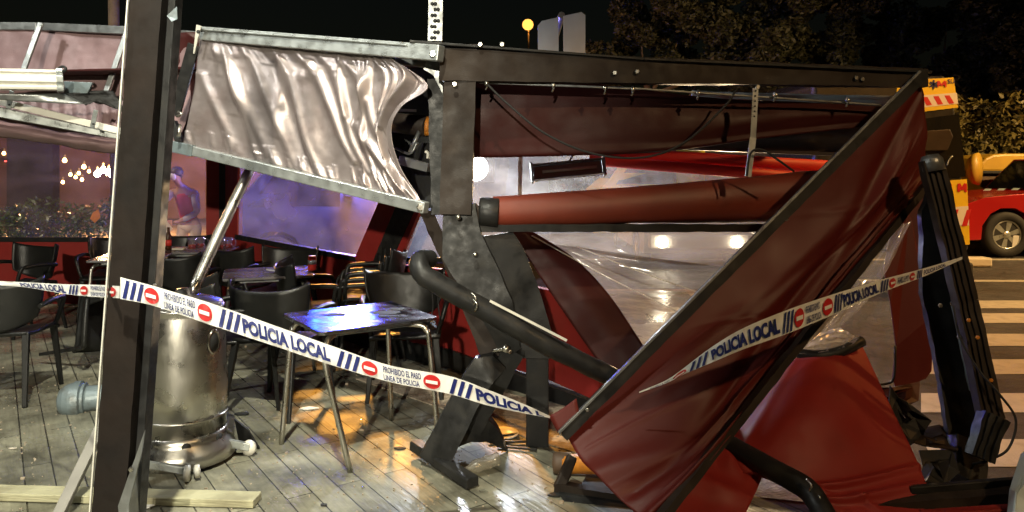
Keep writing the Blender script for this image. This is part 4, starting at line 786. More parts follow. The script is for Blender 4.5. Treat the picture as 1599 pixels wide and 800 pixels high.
# bollard
t = thing('fallen_bollard', 'blue-grey cast iron bollard with a domed end, knocked over behind the leaning post', 'bollard', tuple(W(130, 655, 4.8)))
m = MB(); m.lathe([(.0001, 0), (.04, .006), (.075, .02), (.098, .05), (.108, .085), (.11, .1), (.11, .101), (.116, .103), (.116, .104), (.116, .14), (.116, .141), (.1, .15), (.1, .151), (.1, .165), (.099, .166), (.084, .172), (.083, .173), (.08, .18), (.079, .85)], W(89, 627, 4.72), (1, .28, .02), 56, False); m.build('casting', M['paint_grey'], t)
# timber
m = MB(); a, b = G(-70, 775), G(402, 788); m.beam(a+Vector((0, 0, .022)), b+Vector((0, 0, .022)), .1, .036); tag(m.build('timber_board', M['plank'], bevel=.004), 'long pale raw board lying across the bottom left paving', 'board')
m = MB(); m.beam(W(165, 652, 3.6), W(88, 812, 3.25), .05, .03, (0, -1, 0)); tag(m.build('timber_batten', M['grey_timber'], bevel=.004), 'grey batten leaning against the foot of the leaning post', 'batten')
# ------------------------------------------------------------------ chairs
def make_chair():
    t = thing('terrace_chair', '', 'chair')
    def surf(fn, nu, nv):
        m = MB(); m.grid([[fn(i/nu*2-1, j/nv) for i in range(nu+1)] for j in range(nv+1)]); return m
    def back(a, v):
        y = .235-.125*a*a+.05*v*(1-.3*a*a); x = .285*math.sin(a*1.35)/math.sin(1.35)*(1-.06*(1-v)-(.12*(1-v)**3))
        top = .79+.05*abs(a)**2.6-.0*a; bot = .475+.10*a*a
        return (x, y-.0*v, bot+(top-bot)*v)
    surf(back, 24, 12).build('backrest', M['chair'], t, solid=.014)
    def seat(a, v):
        return (.235*a*(1-.1*v), -.23+.45*v, .45-.018*(1-a*a)*math.sin(v*3.1)+(.03*max(0, v-.8)*5*.6)-(.03*max(0, .12-v)*8))
    surf(seat, 14, 14).build('seat', M['chair'], t, solid=.022)
    for s in (-1, 1):
        m = MB(); m.beam((s*.205, -.2, .445), (s*.245, -.235, 0), .045, .032, (0, 1, 0), .028, .024); m.build('leg', M['chair'], t, .006)
        m = MB(); m.beam((s*.2, .2, .47), (s*.235, .3, 0), .045, .034, (0, 1, 0), .028, .024); m.build('leg', M['chair'], t, .006)
        m = MB(); m.tube([(s*.272, .17, .635), (s*.288, .05, .655), (s*.285, -.13, .65), (s*.275, -.185, .625), (s*.245, -.2, .52), (s*.215, -.2, .44)], [.017, .019, .019, .017, .017], 8, 26); m.build('armrest', M['chair'], t)
    return t
proto = make_chair()
def copy_tree(o, parent=None):
    c = o.copy(); sc.collection.objects.link(c)
    if parent: c.parent = parent
    for ch in list(o.children): copy_tree(ch, c)
    return c
used = [0]
def chair(px, Y, rz, label, rot=None, z=0, x=None, group='black plastic terrace chairs'):
    o = proto if not used[0] else copy_tree(proto)
    used[0] = 1; o.location = ((px-CX)/F*Y if x is None else x, Y, z); o.rotation_euler = rot or (0, 0, R(rz)); o['label'] = label; o['group'] = group
    return o
chair(12, 5.05, 190, 'large black chair seen from behind at the left edge, under the tape')
chair(30, 7.0, -20, 'black chair facing out by the red wall at the far left edge')
chair(175, 7.75, 10, 'olive-lit chair top against the red wall, left of the leaning post')
chair(290, 8.1, 15, 'pale-lit chair back behind the bottles and mugs')
chair(280, 6.55, 175, 'dark chair seen from behind, between the leaning post and the heater pole')
chair(383, 7.1, 150, 'chair under the corner of the blue window, just right of the heater pole')
chair(440, 6.75, -12, 'black chair facing out beyond the small table with the plate')
chair(487, 5.9, 108, 'chair turned edge-on at the right end of the table with the plate')
chair(440, 4.85, 165, 'black chair in front of the small table, seen from behind by the tape')
chair(374, 4.9, 110, 'chair whose pale-lit seat pokes out right of the heater barrel')
chair(632, 5.15, 8, 'big black chair behind the wet metal table, below the orange window')
for k, lb in enumerate(('bottom chair of the stack under the orange window', 'middle chair of the stack under the orange window', 'topmost chair of the stack under the orange window')):
    chair(0, 5.95-.01*k, -78, lb, z=.05*k, x=-1.22+.045*k, group='black plastic terrace chairs')
chair(0, 6.1, 0, 'tipped-over black chair on the paving behind the left chair', rot=(R(82), R(8), R(60)), z=.28, x=-3.62)
# ------------------------------------------------------------------ tables
def table(name, label, cx_, cy_, w, d, rz, mt, z=.735, legc='steel', bent=False):
    t = thing(name, label, 'table', (cx_, cy_, 0)); q = Matrix.Rotation(R(rz), 3, 'Z'); C = Vector((cx_, cy_, 0))
    m = MB(); pts = []
    for sx, sy, a0 in ((1, -1, -90), (1, 1, 0), (-1, 1, 90), (-1, -1, 180)):
        for k in range(5): a = R(a0+22.5*k); pts.append(C+q @ Vector((sx*(w/2-.04)+.04*math.cos(a), sy*(d/2-.04)+.04*math.sin(a), z)))
    m.ngon(pts, .018, (0, 0, -1)); m.build('tabletop', mt, t, .003)
    m = MB(); m.box(C+Vector((0, 0, z-.035)), (w*.7, d*.7, .03), q); m.build('underframe', M['alud'], t, .003)
    for sx in (-1, 1):
        for sy in (-1, 1):
            m = MB(); m.tube([C+q @ Vector((sx*w*.12, sy*d*.12, z-.045)), C+q @ Vector((sx*w*.36, sy*d*.36, z-.045)), C+q @ Vector((sx*w*.42, sy*d*.42, z-.075)), C+q @ Vector((sx*w*.44, sy*d*.44, z-.16)), C+q @ Vector((sx*w*.5, sy*d*.5, 0.0))+(Vector((.13, .1, 0)) if bent and sx < 0 and sy < 0 else Vector((0, 0, 0)))], .015, 12, 26); m.build('leg', M[legc], t)
    return t
M['tabletop'] = mat('worn_metal_tabletop', (.5, .5, .52), .2, 1, .1, 3, .1, 4, rvar=.1, dirt=(.3, .28, .26), ds=6)
M['tabletop2'] = mat('dark_laminate_tabletop', (.16, .15, .15), .25, .1, .1, 20, .2, 4, rvar=.1)
table('cafe_table', 'metal cafe table shining blue and white with wet dirt patches, behind the tape', -.85, 4.12, .68, .6, 35, M['tabletop'], bent=True)
table('cafe_table', 'grey-topped table holding one white plate and a red can', -1.93, 5.85, .66, .6, 20, M['tabletop2'])
table('cafe_table', 'far table crowded with bottles and mugs behind the heater pole', -3.3, 7.5, .9, .6, 5, M['tabletop2'])
table('cafe_table', 'half-hidden table with bright metal legs left of the leaning post', -3.55, 6.9, .6, .6, 12, M['tabletop2'])
rng = random.Random(3)
for k, (x, y, s) in enumerate(((-.98, 4.13, .05), (-.72, 4.2, .06), (-.66, 4.3, .035), (-.7, 4.1, .04))):
    m = MB(); pts = []; n_ = 26
    for i in range(n_): a = i/n_*6.283; r = s*(1+.55*fbm(math.cos(a)*1.6, math.sin(a)*1.6, k*3)); pts.append((x+r*math.cos(a)*1.5, y+r*math.sin(a)*.7, .7365))
    m.ngon(pts, .0008, (0, 0, -1)); tag(m.build('dirt_patch', M['rubber']), ('dark mud splash on the left of the wet metal table', 'wide dirt patch near the right corner of the wet metal table', 'small dirt blot at the back edge of the wet metal table', 'dirt blot in the middle of the wet metal table')[k], 'stain')
def plate_(c, r, label):
    m = MB(); m.lathe([(.0001, .004), (r*.6, .004), (r*.7, .008), (r, .02), (r, .024), (r*.68, .013), (.0001, .01)], c, n=40); return tag(m.build('plate', M['white']), label, 'plate', 'white plates')
plate_((-1.82, 5.86, .737), .12, 'white plate on the grey table')
plate_(tuple(G(783, 682)), .1, 'white plate lying on the paving right of the broken post foot')
def drink(c, kind, label):
    c = Vector(c); t = thing(*{'bottle': ('beer_bottle', label, 'bottle'), 'can': ('drink_can', label, 'can'), 'mug': ('beer_mug', label, 'mug')}[kind], loc=tuple(c))
    if kind == 'bottle':
        m = MB(); m.lathe([(.0001, 0), (.03, 0), (.031, .02), (.031, .13), (.014, .18), (.013, .22), (.015, .225), (.0001, .226)], c, n=20); m.build('glass', M['bottle'], t); m = MB(); m.lathe([(.0316, .04), (.0316, .1)], c, n=20); m.build('label', M['redplastic'], t)
    if kind == 'can':
        m = MB(); m.lathe([(.0001, 0), (.03, 0), (.033, .01), (.033, .1), (.028, .115), (.0001, .113)], c, n=20); m.build('body', M['redplastic'], t); m = MB(); m.lathe([(.0335, .05), (.0335, .085)], c, n=20); m.lathe([(.029, .113), (.029, .118), (.0001, .116)], c, n=20); m.build('band', M['alu'], t)
    if kind == 'mug':
        m = MB(); m.lathe([(.0001, 0), (.04, 0), (.042, .12), (.039, .12), (.037, .01), (.0001, .01)], c, n=24); m.build('glass', M['glass'], t)
        m = MB(); m.tube([c+Vector((.042, 0, .1)), c+Vector((.075, 0, .09)), c+Vector((.075, 0, .04)), c+Vector((.041, 0, .03))], .006, 8, 16); m.build('handle', M['glass'], t)
        m = MB(); m.lathe([(.0001, .012), (.036, .012), (.038, .05), (.0001, .05)], c, n=20); m.build('drink', M['redplastic'], t)
drink((-1.6, 5.92, .737), 'can', 'red and white can beside the plate on the grey table')
drink((W(263, 390, 7.45).x, 7.45, .737), 'bottle', 'brown bottle, right-hand one of the pair beside the leaning post')
drink((W(255, 390, 7.5).x, 7.5, .737), 'bottle', 'brown bottle with a red label, left-hand one of the pair beside the leaning post')
drink((W(300, 390, 7.45).x, 7.45, .737), 'mug', 'glass mug left of the heater pole on the far table')
drink((W(313, 390, 7.55).x, 7.55, .737), 'mug', 'red-lit glass mug closest to the heater pole on its left')
drink((W(344, 390, 7.4).x, 7.4, .737), 'mug', 'glass mug directly right of the heater pole')
drink((W(356, 390, 7.5).x, 7.5, .737), 'mug', 'glass mug with a red drink, second from the heater pole on its right')
m = MB(); c = W(280, 394, 7.4); m.box((c.x, 7.4, .75), (.12, .08, .02)); tag(m.build('napkin', M['paper'], bevel=.008), 'crumpled white napkin between the bottles and the mugs', 'napkin')
t = thing('plastic_bottle', 'crushed clear plastic bottle on the paving by the broken post foot', 'bottle', tuple(G(742, 745)))
m = MB(); a = G(722, 748)+Vector((0, 0, .04)); m.lathe([(.012, 0), (.014, .03), (.03, .06), (.034, .09), (.029, .11), (.035, .14), (.03, .17), (.034, .2), (.0001, .21)], a, (1, .5, .15), 20); m.build('shell', M['vinyl_fold'], t)
m = MB(); m.lathe([(.0001, -.012), (.015, -.012), (.015, .006), (.0001, .006)], a, (1, .5, .15), 14); m.build('cap', M['white'], t)
# litter
rng = random.Random(17)
for px, py, s, mt, lb in ((20, 702, .014, 'paper', 'tiny white scrap on the paving in front of the fallen bollard'), (227, 793, .03, 'white', 'white shard of china beside the long board'), (505, 791, .012, 'rubber', 'small black stub on the bare paving below the table'),
        (483, 639, .03, 'white', 'thin white sliver under the wet metal table'), (626, 702, .02, 'rubber', 'dark crumb right of the table legs'), (345, 648, .02, 'bronze', 'dark flat disc near the heater wheel'), (378, 648, .03, 'rubber', 'black disc on the paving right of the heater'), (868, 775, .025, 'rubber', 'black crumb beside the fallen rail')):
    c = G(px, py)+Vector((0, 0, .002)); m = MB(); n_ = 7
    m.ngon([c+Vector((s*rng.uniform(.6, 1.6)*math.cos(6.283*i/n_)*1.4, s*rng.uniform(.6, 1)*math.sin(6.283*i/n_), .006+rng.random()*.004)) for i in range(n_)], .006, (0, 0, -1)); tag(m.build('litter', M[mt]), lb, 'litter')
rs = random.Random(31)
for k in range(18):
    c = G(rs.uniform(560, 860), rs.uniform(640, 795)); s = rs.uniform(.008, .022); m = MB(); a0 = rs.uniform(0, 6)
    m.ngon([c+Vector((s*math.cos(a0+q)*rs.uniform(.5, 1.4), s*math.sin(a0+q)*rs.uniform(.5, 1.2), .008+.004*rs.random())) for q in (0, 1.7, 3.1, 4.6)], .003, (0, 0, -1))
    tag(m.build('glass_shard', M['glass']), 'small clear glass shard on the wet paving beside the broken post foot', 'shard', 'glass shards by the broken post foot')
m = MB(); rr = random.Random(2)
for k in range(800):
    px, py = rr.uniform(-20, 900), rr.uniform(520, 800); c = G(px, py); s = rr.uniform(.002, .006)+(.008 if k % 40 == 0 else 0)
    m.box((c.x, c.y, s/2), (s*rr.uniform(1, 2.5), s, s), Matrix.Rotation(rr.uniform(0, 3), 3, 'Z'))
tag(m.build('grit', M['gravel']), 'fine grit and crumbs scattered over the paving', 'grit', kind='stuff')
m = MB(); c = G(790, 700)
for k in range(3): a = c+Vector((-.05*k-.05, .06*k, .012)); m.beam(a, a+Vector((.22, .06*(k-1), .004)), .02, .012)
tag(m.build('black_bracket', M['black'], bevel=.003), 'black flat brackets spilled beside the plate on the paving', 'bracket')
m = MB(); a = W(1525, 396, 12.2); m.box((W(1523, 397, 12.2).x, 12.2, ROAD+.08), (.42, .25, .15)); o = tag(m.build('paper_bag', M['paper'], bevel=.03), 'crumpled pale paper bag on the road in front of the red car wheel', 'bag')

# ------------------------------------------------------------------ police tape
def text_mesh(s, bold=0.02):
    c = bpy.data.curves.new('txt', 'FONT'); c.body = s; c.size = 1; c.offset = bold; c.fill_mode = 'BOTH'; c.resolution_u = 3
    o = bpy.data.objects.new('txt', c); sc.collection.objects.link(o); bpy.context.view_layer.update()
    me = bpy.data.meshes.new_from_object(o.evaluated_get(bpy.context.evaluated_depsgraph_get()))
    vs = [tuple(v.co) for v in me.vertices]; fs = [tuple(p.vertices) for p in me.polygons]
    bpy.data.objects.remove(o, do_unlink=True); bpy.data.meshes.remove(me)
    x0, x1 = min(v[0] for v in vs), max(v[0] for v in vs); y0, y1 = min(v[1] for v in vs), max(v[1] for v in vs)
    return [((v[0]-x0)/(x1-x0), (v[1]-y0)/(y1-y0)) for v in vs], fs
def tape(root, top, bot, elems):
    """top/bot: (px,py,Y) polylines sharing px; elems drawn on the band"""
    xs = [p[0] for p in top]
    NT = 90; T = catmull([Vector(p) for p in top], NT); B = catmull([Vector(p) for p in bot], NT)
    def at(px, t):
        i = 0
        while i < NT-1 and T[i+1].x < px: i += 1
        k = (px-T[i].x)/max(1e-6, T[i+1].x-T[i].x); a = T[i].lerp(T[i+1], k); b = B[i].lerp(B[i+1], k); q = b.lerp(a, t)
        return W(q.x, q.y, q.z+.005*fbm(px*.045, t*1.6, xs[0]*.01, 3))
    m = MB(); m.grid([[at(xs[0]+(xs[-1]-xs[0])*i/360, t/8) for t in range(9)] for i in range(361)]); m.build('film', M['tapew'], root)
    off = Vector((0, -.0055, 0))
    for e in elems:
        k = e[0]; m = MB()
        if k == 'bars':
            x0, x1 = e[1:3]; w = (x1-x0)/5.6; sk = w*1.1
            for j in range(3):
                a = x0+j*w*2
                m.grid([[at(a+sk*t/4+(w if s_ else 0), .06+.88*t/4)+off for s_ in (0, 1)] for t in range(5)])
            m.build('stripe_mark', M['tapeb'], root)
        elif k == 'circle':
            x0, x1 = e[1:3]; cxp = (x0+x1)/2; r = (x1-x0)/2; n_ = 20
            c = m.bm.verts.new(at(cxp, .5)+off); ring = [m.bm.verts.new(at(cxp+r*math.cos(6.283*i/n_), .5+.4*math.sin(6.283*i/n_))+off) for i in range(n_)]
            for i in range(n_): m.bm.faces.new([c, ring[i], ring[(i+1) % n_]])
            o = m.build('no_entry_mark', M['taper'], root); m = MB(); m.grid([[at(cxp+r*.68*(s_*2-1), .41+.18*t)+off*1.8 for s_ in (0, 1)] for t in (0, 1)]); m.build('white_bar', M['tapew'], o)
        else:
            s, x0, x1, t0, t1, bold, mt, sk = e[1:]
            vs, fs = text_mesh(s, bold); V = [m.bm.verts.new(at(x0+(x1-x0)*u+sk*v, t0+(t1-t0)*v)+off) for u, v in vs]
            for f_ in fs:
                try: m.bm.faces.new([V[i] for i in f_])
                except ValueError: pass
            bmesh.ops.recalc_face_normals(m.bm, faces=m.bm.faces)
            # build without merging the tiny glyph edges
            off0 = origin_of(root); bmesh.ops.translate(m.bm, verts=m.bm.verts, vec=-off0); me = bpy.data.meshes.new('lettering'); m.bm.to_mesh(me); m.bm.free()
            o = bpy.data.objects.new('lettering', me); sc.collection.objects.link(o); me.materials.append(M[mt]); o.parent = root
BIG = lambda s, a, b: ('text', s, a, b, .15, .85, .05, 'tapeb', -3)
t = thing('police_tape', 'white and blue police tape across the left half, twisting to a point by the flap', 'barrier tape', tuple(W(500, 640, 3.0)))
tape(t, [(188, 433, 2.8), (240, 447, 2.8), (330, 474, 2.83), (430, 509, 2.87), (520, 541, 2.9), (610, 571, 2.96), (700, 587, 3.05), (760, 608, 3.12), (820, 632, 3.25), (859, 650, 3.38)],
     [(188, 467, 2.8), (240, 478, 2.8), (330, 508, 2.83), (430, 541, 2.87), (520, 571, 2.9), (610, 597, 2.96), (700, 615, 3.05), (760, 633, 3.12), (820, 646, 3.25), (859, 653, 3.38)],
     [('bars', 192, 223), ('circle', 226, 249), ('text', 'PROHIBIDO EL PASO', 258, 306, .52, .88, .02, 'tapeb', -1), ('text', 'LINEA DE POLICIA', 258, 304, .08, .4, .02, 'tapeb', -1), ('circle', 309, 332), ('bars', 342, 374), BIG('POLICIA LOCAL', 381, 517),
      ('bars', 526, 560), ('circle', 565, 590), ('text', 'PROHIBIDO EL PASO', 599, 658, .52, .88, .02, 'tapeb', -1), ('text', 'LINEA DE POLICIA', 600, 656, .08, .4, .02, 'tapeb', -1), ('circle', 661, 688), ('bars', 702, 736), BIG('POLICIA L', 745, 850)])
tape(t, [(-30, 438, 3.6), (40, 441, 3.4), (100, 444, 3.2), (150, 445, 3.0), (187, 447, 2.82)], [(-30, 444, 3.6), (40, 449, 3.4), (100, 459, 3.2), (150, 464, 3.0), (187, 466, 2.82)],
     [('text', 'POLICIA LOCAL', 35, 105, .1, .9, .03, 'tapeb', -4), ('bars', 108, 122), ('circle', 126, 138), ('text', 'PROHIBIDO EL PASO', 143, 166, .55, .9, .02, 'tapeb', -1), ('text', 'LINEA DE POLICIA', 143, 166, .1, .4, .02, 'tapeb', -1), ('circle', 168, 182)])
tape(t, [(196, 432, 3.12), (222, 433, 3.1), (249, 434, 3.08)], [(196, 445, 3.12), (222, 446, 3.1), (249, 448, 3.06)], [('bars', 205, 226), ('text', 'P', 232, 245, .1, .9, .03, 'tapeb', 0)])
t = thing('police_tape', 'police tape running up to the right across the maroon flap, twisted thin at both ends', 'barrier tape', tuple(W(1250, 600, 3.3)))
tape(t, [(998, 612, 3.3), (1040, 594, 3.25), (1065, 577, 3.2), (1110, 543, 3.1), (1160, 513, 3.05), (1230, 484, 3.05), (1300, 460, 3.1), (1380, 436, 3.3), (1440, 420, 3.6), (1503, 401, 3.72)],
     [(998, 614, 3.3), (1040, 599, 3.25), (1065, 586, 3.2), (1110, 567, 3.1), (1160, 546, 3.05), (1230, 521, 3.05), (1300, 492, 3.1), (1380, 456, 3.3), (1440, 433, 3.6), (1503, 405, 3.72)],
     [('text', 'PROHIBIDO EL PASO', 1015, 1045, .2, .8, .02, 'tapeb', 0), ('circle', 1050, 1071), ('bars', 1076, 1103), BIG('POLICIA LOCAL', 1112, 1218), ('bars', 1222, 1238), ('circle', 1240, 1255), ('text', 'PROHIBIDO EL PASO', 1258, 1280, .55, .88, .02, 'tapeb', 0), ('text', 'LINEA DE POLICIA', 1259, 1282, .1, .42, .02, 'tapeb', 0),
      ('circle', 1284, 1300), ('bars', 1302, 1314), BIG('POLICIA LOCAL', 1318, 1372), ('bars', 1374, 1386), ('circle', 1388, 1398), ('text', 'PROHIBIDO EL PASO', 1401, 1418, .2, .8, .02, 'tapeb', 0), ('circle', 1420, 1428), ('bars', 1431, 1439), ('text', 'POLICIA LOCAL', 1442, 1476, .2, .8, .03, 'tapeb', 0)])
# ------------------------------------------------------------------ vehicles
def car(name, label, cat, cx_, cy_, rz, L_, W_, H_, paint, kind='car', wr=.34, lights=None, rim='alu', hlz=.46):
    t = thing(name, label, cat, (cx_, cy_, ROAD)); q = Matrix.Rotation(R(rz), 3, 'Z'); C = Vector((cx_, cy_, ROAD))
    hw = W_/2; x0 = -L_/2; x1 = L_/2; wf, wb = x0+L_*.19, x1-L_*.19; ar = wr*1.2
    def arch(c): return [(c-ar*math.cos(R(a)), wr+ar*math.sin(R(a))) for a in (-10, 20, 50, 75, 105, 130, 160, 190)]
    z0 = wr*.75
    low = [(x0+.1, z0)]+arch(wf)+[(wf+ar+.1, z0)]+[(wb-ar-.1, z0)]+arch(wb)+[(x1-.1, z0)]
    if kind == 'van': up = [(x1, .6), (x1-.02, H_-.1), (x1-.15, H_), (x0+1.3, H_), (x0+1.0, H_-.1), (x0+.45, H_*.6), (x0+.1, H_*.48), (x0, .6)]
    else: up = [(x1, .55), (x1-.02, H_*.6), (x1-.2, H_*.64), (x1-.6, H_-.03), (x1-1.2, H_), (x0+L_*.5, H_), (x0+L_*.46, H_-.02), (x0+L_*.345, H_*.66), (x0+.5, H_*.6), (x0+.08, H_*.52), (x0, .55)]
    outline = low+up; m = MB(); secs = []
    belt = H_*.6
    for s_ in (-1, -.985, -.8, 0, .8, .985, 1):
        r_ = []
        for x, z in outline:
            y = hw*s_*(1-(.14 if kind != 'van' else .04)*max(0, (z-belt)/(H_-belt))); sh = 0 if abs(s_) < .99 else .02
            r_.append(C+q @ Vector((x*(1-sh*.3), y, z-(.012 if abs(s_) == 1 and z > belt else 0))))
        secs.append(r_+[r_[0]])
    m.grid(secs, False)
    for k in (0, -1): m.face([p for p in secs[k][:-1]])
    m.build('body', paint, t, .02)
    tf = (lambda s_, x, z: C+q @ Vector((x, s_*(hw*(1-(.14 if kind != 'van' else .04)*max(0, (z-belt)/(H_-belt)))+.004), z)))
    for s_ in (-1, 1):
        wins = [[(x0+L_*.38, belt+.06), (x0+L_*.48, H_-.1), (x0+L_*.62, H_-.1), (x0+L_*.62, belt+.06)], [(x0+L_*.64, belt+.06), (x0+L_*.64, H_-.1), (x1-1.1, H_-.1), (x1-.7, belt+.06)]] if kind != 'van' else [[(x0+.55, H_*.55), (x0+1.05, H_*.85), (x0+1.8, H_*.85), (x0+1.8, H_*.55)]]
        for w_ in wins:
            m = MB(); m.ngon([tf(s_, x, z) for x, z in w_], .01, q @ Vector((0, -s_, 0))); m.build('side_window', M['glass_dark'], t)
        m = MB(); m.box(C+q @ Vector((x0+L_*.4, s_*(hw+.1), belt+.08)), (.12, .18, .13), q); m.build('mirror', paint, t, .03)
        m = MB(); hc = C+q @ Vector((x0+.03-(.09 if hlz < .4 else 0), s_*(hw-.28), H_*hlz))
        if lights: m.lathe([(.0001, .05), (.045, .045), (.08, .02), (.085, 0), (.085, -.08)][::-1], hc, q @ Vector((-1, 0, 0)), 24)
        else: m.box(hc, (.08, .34, .14), q)
        m.build('headlight', lights or M['alu'], t, .01)
        for wx in (wf, wb):
            c = C+q @ Vector((wx, s_*(hw-.02), wr)); ax = q @ Vector((0, s_, 0)); c0 = c-ax*.2
            m = MB(); m.lathe([(wr*.62, 0), (wr*.95, 0), (wr, .03), (wr, .18), (wr*.95, .21), (wr*.64, .212), (wr*.62, .19)], c0, ax, 36); o = m.build('wheel', M['rubber'], t)
            m = MB(); m.lathe([(wr*.62, .1), (wr*.64, .2), (wr*.58, .205), (wr*.56, .12)], c0, ax, 36)
            xq = q @ Vector((1, 0, 0))
            for j in range(6):
                a = j*math.pi/3+.3; d = xq*math.cos(a)+Vector((0, 0, 1))*math.sin(a); sd = ax.cross(d)
                m.ngon([c0+ax*.19+d*wr*.1-sd*wr*.07, c0+ax*.195+d*wr*.6-sd*wr*.12, c0+ax*.195+d*wr*.6+sd*wr*.12, c0+ax*.19+d*wr*.1+sd*wr*.07], .03, -ax)
            m.lathe([(.0001, .2), (wr*.16, .2), (wr*.18, .17), (wr*.18, .12)], c0, ax, 16); m.build('rim', M[rim], o)
            m = MB(); m.lathe([(.0001, .09), (wr*.6, .09)], c0, ax, 24); m.build('brake_disc', M['bronze'], o)
    m = MB(); m.ngon([C+q @ Vector((x, y*hw, z)) for x, y, z in (((x0+L_*.348-.012, -.9, H_*.665+.01), (x0+L_*.348-.012, .9, H_*.665+.01), (x0+L_*.46-.012, .8, H_-.05), (x0+L_*.46-.012, -.8, H_-.05)) if kind != 'van' else ((x0+.43, -.9, H_*.6), (x0+.43, .9, H_*.6), (x0+.98, .88, H_-.14), (x0+.98, -.88, H_-.14)))], .012, q @ Vector((-1, 0, .4))); m.build('windscreen', M['glass_dark'], t)
    m = MB(); m.box(C+q @ Vector((x0+.0, 0, .45)), (.12, W_*.92, .26), q); m.build('bumper', M['rubber'] if kind == 'van' else paint, t, .03)
    return t
car('parked_car', 'red off-road car with bright alloy wheels on the road at the right edge', 'car', W(1545, 365, 13.9).x+1.45, 14.3, 0, 4.7, 1.85, 1.82, M['car_red'], wr=.415)
m = MB(); m.ngon([W(1582, 368, 13.4), W(1592, 368, 13.4), W(1590, 386, 13.4), W(1580, 386, 13.4)], .02); 
red = [o for o in sc.objects if o.name == 'parked_car'][0]; m.build('mud_flap', M['white'], red, .01)
m = MB()
for k in range(4): a = W(1535+k*22, 298-k*.5, 13.35); m.ngon([a+Vector((0, 0, 0)), a+Vector((.12, 0, 0)), a+Vector((.16, .0, .035)), a+Vector((.04, 0, .035))], .01)
m.build('reflective_mark', M['sign_back'], red)
BLUE = glow('blue_beacon', (.015, .06, 1), 190)
t = car('police_van', 'dark blue van with a lit blue roof beacon parked outside the side wall windows', 'van', -1.95, 11.4, 8, 4.8, 1.9, 1.98, M['car_blue'], kind='van', wr=.34)
m = MB(); m.box((-2.3, 11.0, ROAD+2.1), (1.2, .5, .22)); m.build('light_bar', BLUE, t, .02)
d = bpy.data.lights.new('mauve_fill_light', 'POINT'); d.energy = 280; d.color = (.75, .55, 1); d.shadow_soft_size = .15; o = bpy.data.objects.new('mauve_fill_light', d); sc.collection.objects.link(o); o.parent = t; o.location = Vector((-2.2, 10.15, 1.58))-t.location  # mauve light added in front of the van to tint the side window
HEAD = glow('headlamp_glass', (1, .9, .7), 90)
t = car('parked_car', 'white car facing the terrace with its headlights on, seen through the vinyl', 'car', 3.0, 14.0, 90, 4.2, 1.75, 1.28, M['car_white'], wr=.32, lights=HEAD, hlz=.34)
d = bpy.data.lights.new('headlight_beam', 'SPOT'); d.energy = 1700; d.color = (1, .72, .4); d.spot_size = R(34); d.spot_blend = .6; d.shadow_soft_size = .08; o = bpy.data.objects.new('headlight_beam', d); sc.collection.objects.link(o); o.parent = t; o.location = Vector((3.3, 11.7, .5))-t.location; o.rotation_euler = (R(88), 0, R(180+0))
o.rotation_euler = (Vector((1.37, 4.8, 1.1))-Vector((3.3, 11.7, .5))).to_track_quat('-Z', 'Y').to_euler()
car('yellow_van', 'plain yellow van parked side-on across the road, blurred through the central vinyl', 'van', 4.3, 16.3, 0, 5.4, 2, 2.35, M['yellow'], kind='van', wr=.36)
# work floodlight
t = thing('floodlight', 'blazing white floodlight on a thin mast behind the vinyl, beside the corner post', 'floodlight', (W(742, 268, 6.9).x, 6.9, 0))
YF = 6.9
m = MB(); m.tube([(t.location.x, YF, 0), (t.location.x, YF, 1.45)], .025, 8); 
for k in range(3): a = k*2.09; m.tube([(t.location.x, YF, .55), (t.location.x+.4*math.cos(a), YF+.4*math.sin(a), 0+.02)], .015, 6)
m.build('mast', M['black'], t)
m = MB(); m.box((t.location.x, YF, 1.56), (.36, .08, .28)); m.build('housing', M['bronze'], t, .01)
m = MB(); m.lathe([(.0001, .02), (.08, .018), (.12, .004), (.12, 0)][::-1], (t.location.x, YF-.042, 1.56), (0, -1, 0), 28); m.build('lamp_panel', glow('flood_glass', (.85, .92, 1), 70), t)
d = bpy.data.lights.new('flood_beam', 'SPOT'); d.energy = 420; d.color = (.72, .82, 1); d.spot_size = R(150); d.spot_blend = .5; d.shadow_soft_size = .12; o = bpy.data.objects.new('flood_beam', d); sc.collection.objects.link(o); o.parent = t; o.location = Vector((t.location.x, YF-.1, 1.56))-t.location; o.rotation_euler = (Vector((.2, 3, 1.1))-Vector((t.location.x, YF-.1, 1.56))).to_track_quat('-Z', 'Y').to_euler()
# ambulance: its open rear door end
YA = 9.2
t = thing('ambulance', 'ambulance rear with yellow panels, chevrons and a dark window, behind the right posts', 'ambulance', (W(1420, 390, YA).x, YA+2.6, ROAD))
def lx(py): return 1490+25*(py-120)/265
def P_(px, py, d=0): return W(px, py, YA-d)
xr_t, xr_b = W(lx(118), 118, YA).x, W(lx(392), 392, YA).x; zt, zb = W(0, 118, YA).z, W(0, 392, YA).z
m = MB(); secs = []
for yy, ins in ((YA, .03), (YA+.06, 0), (YA+5.2, 0), (YA+5.3, .1)):
    secs.append([Vector((x, yy, z)) for x, z in ((xr_b-1.95+ins, zb+ins), (xr_b-ins, zb+ins), (xr_b-.03-ins, .9), (xr_t-ins, zt-.12), (xr_t-.1-ins, zt-ins), (xr_t-1.6+ins, zt-ins), (xr_t-1.75+ins, zt-.12), (xr_b-1.95+ins, zb+ins))])
m.grid(secs, False); m.face(secs[0][:-1]); m.face(secs[-1][:-1]); m.build('body', M['black'], t, .02)
def pan(pts, mt, name, d=.012, th=.008, par=None):
    m = MB(); m.ngon([P_(x, y, d) for x, y in pts], th); return m.build(name, M[mt], par or t)
up_ = pan([(1400, 127), (1489, 121), (1496, 168), (1400, 180)], 'yellow', 'upper_panel')
pan([(1400, 152), (1494, 145), (1496.5, 162), (1400, 173)], 'white', 'chevron_band', .018, .005, up_)
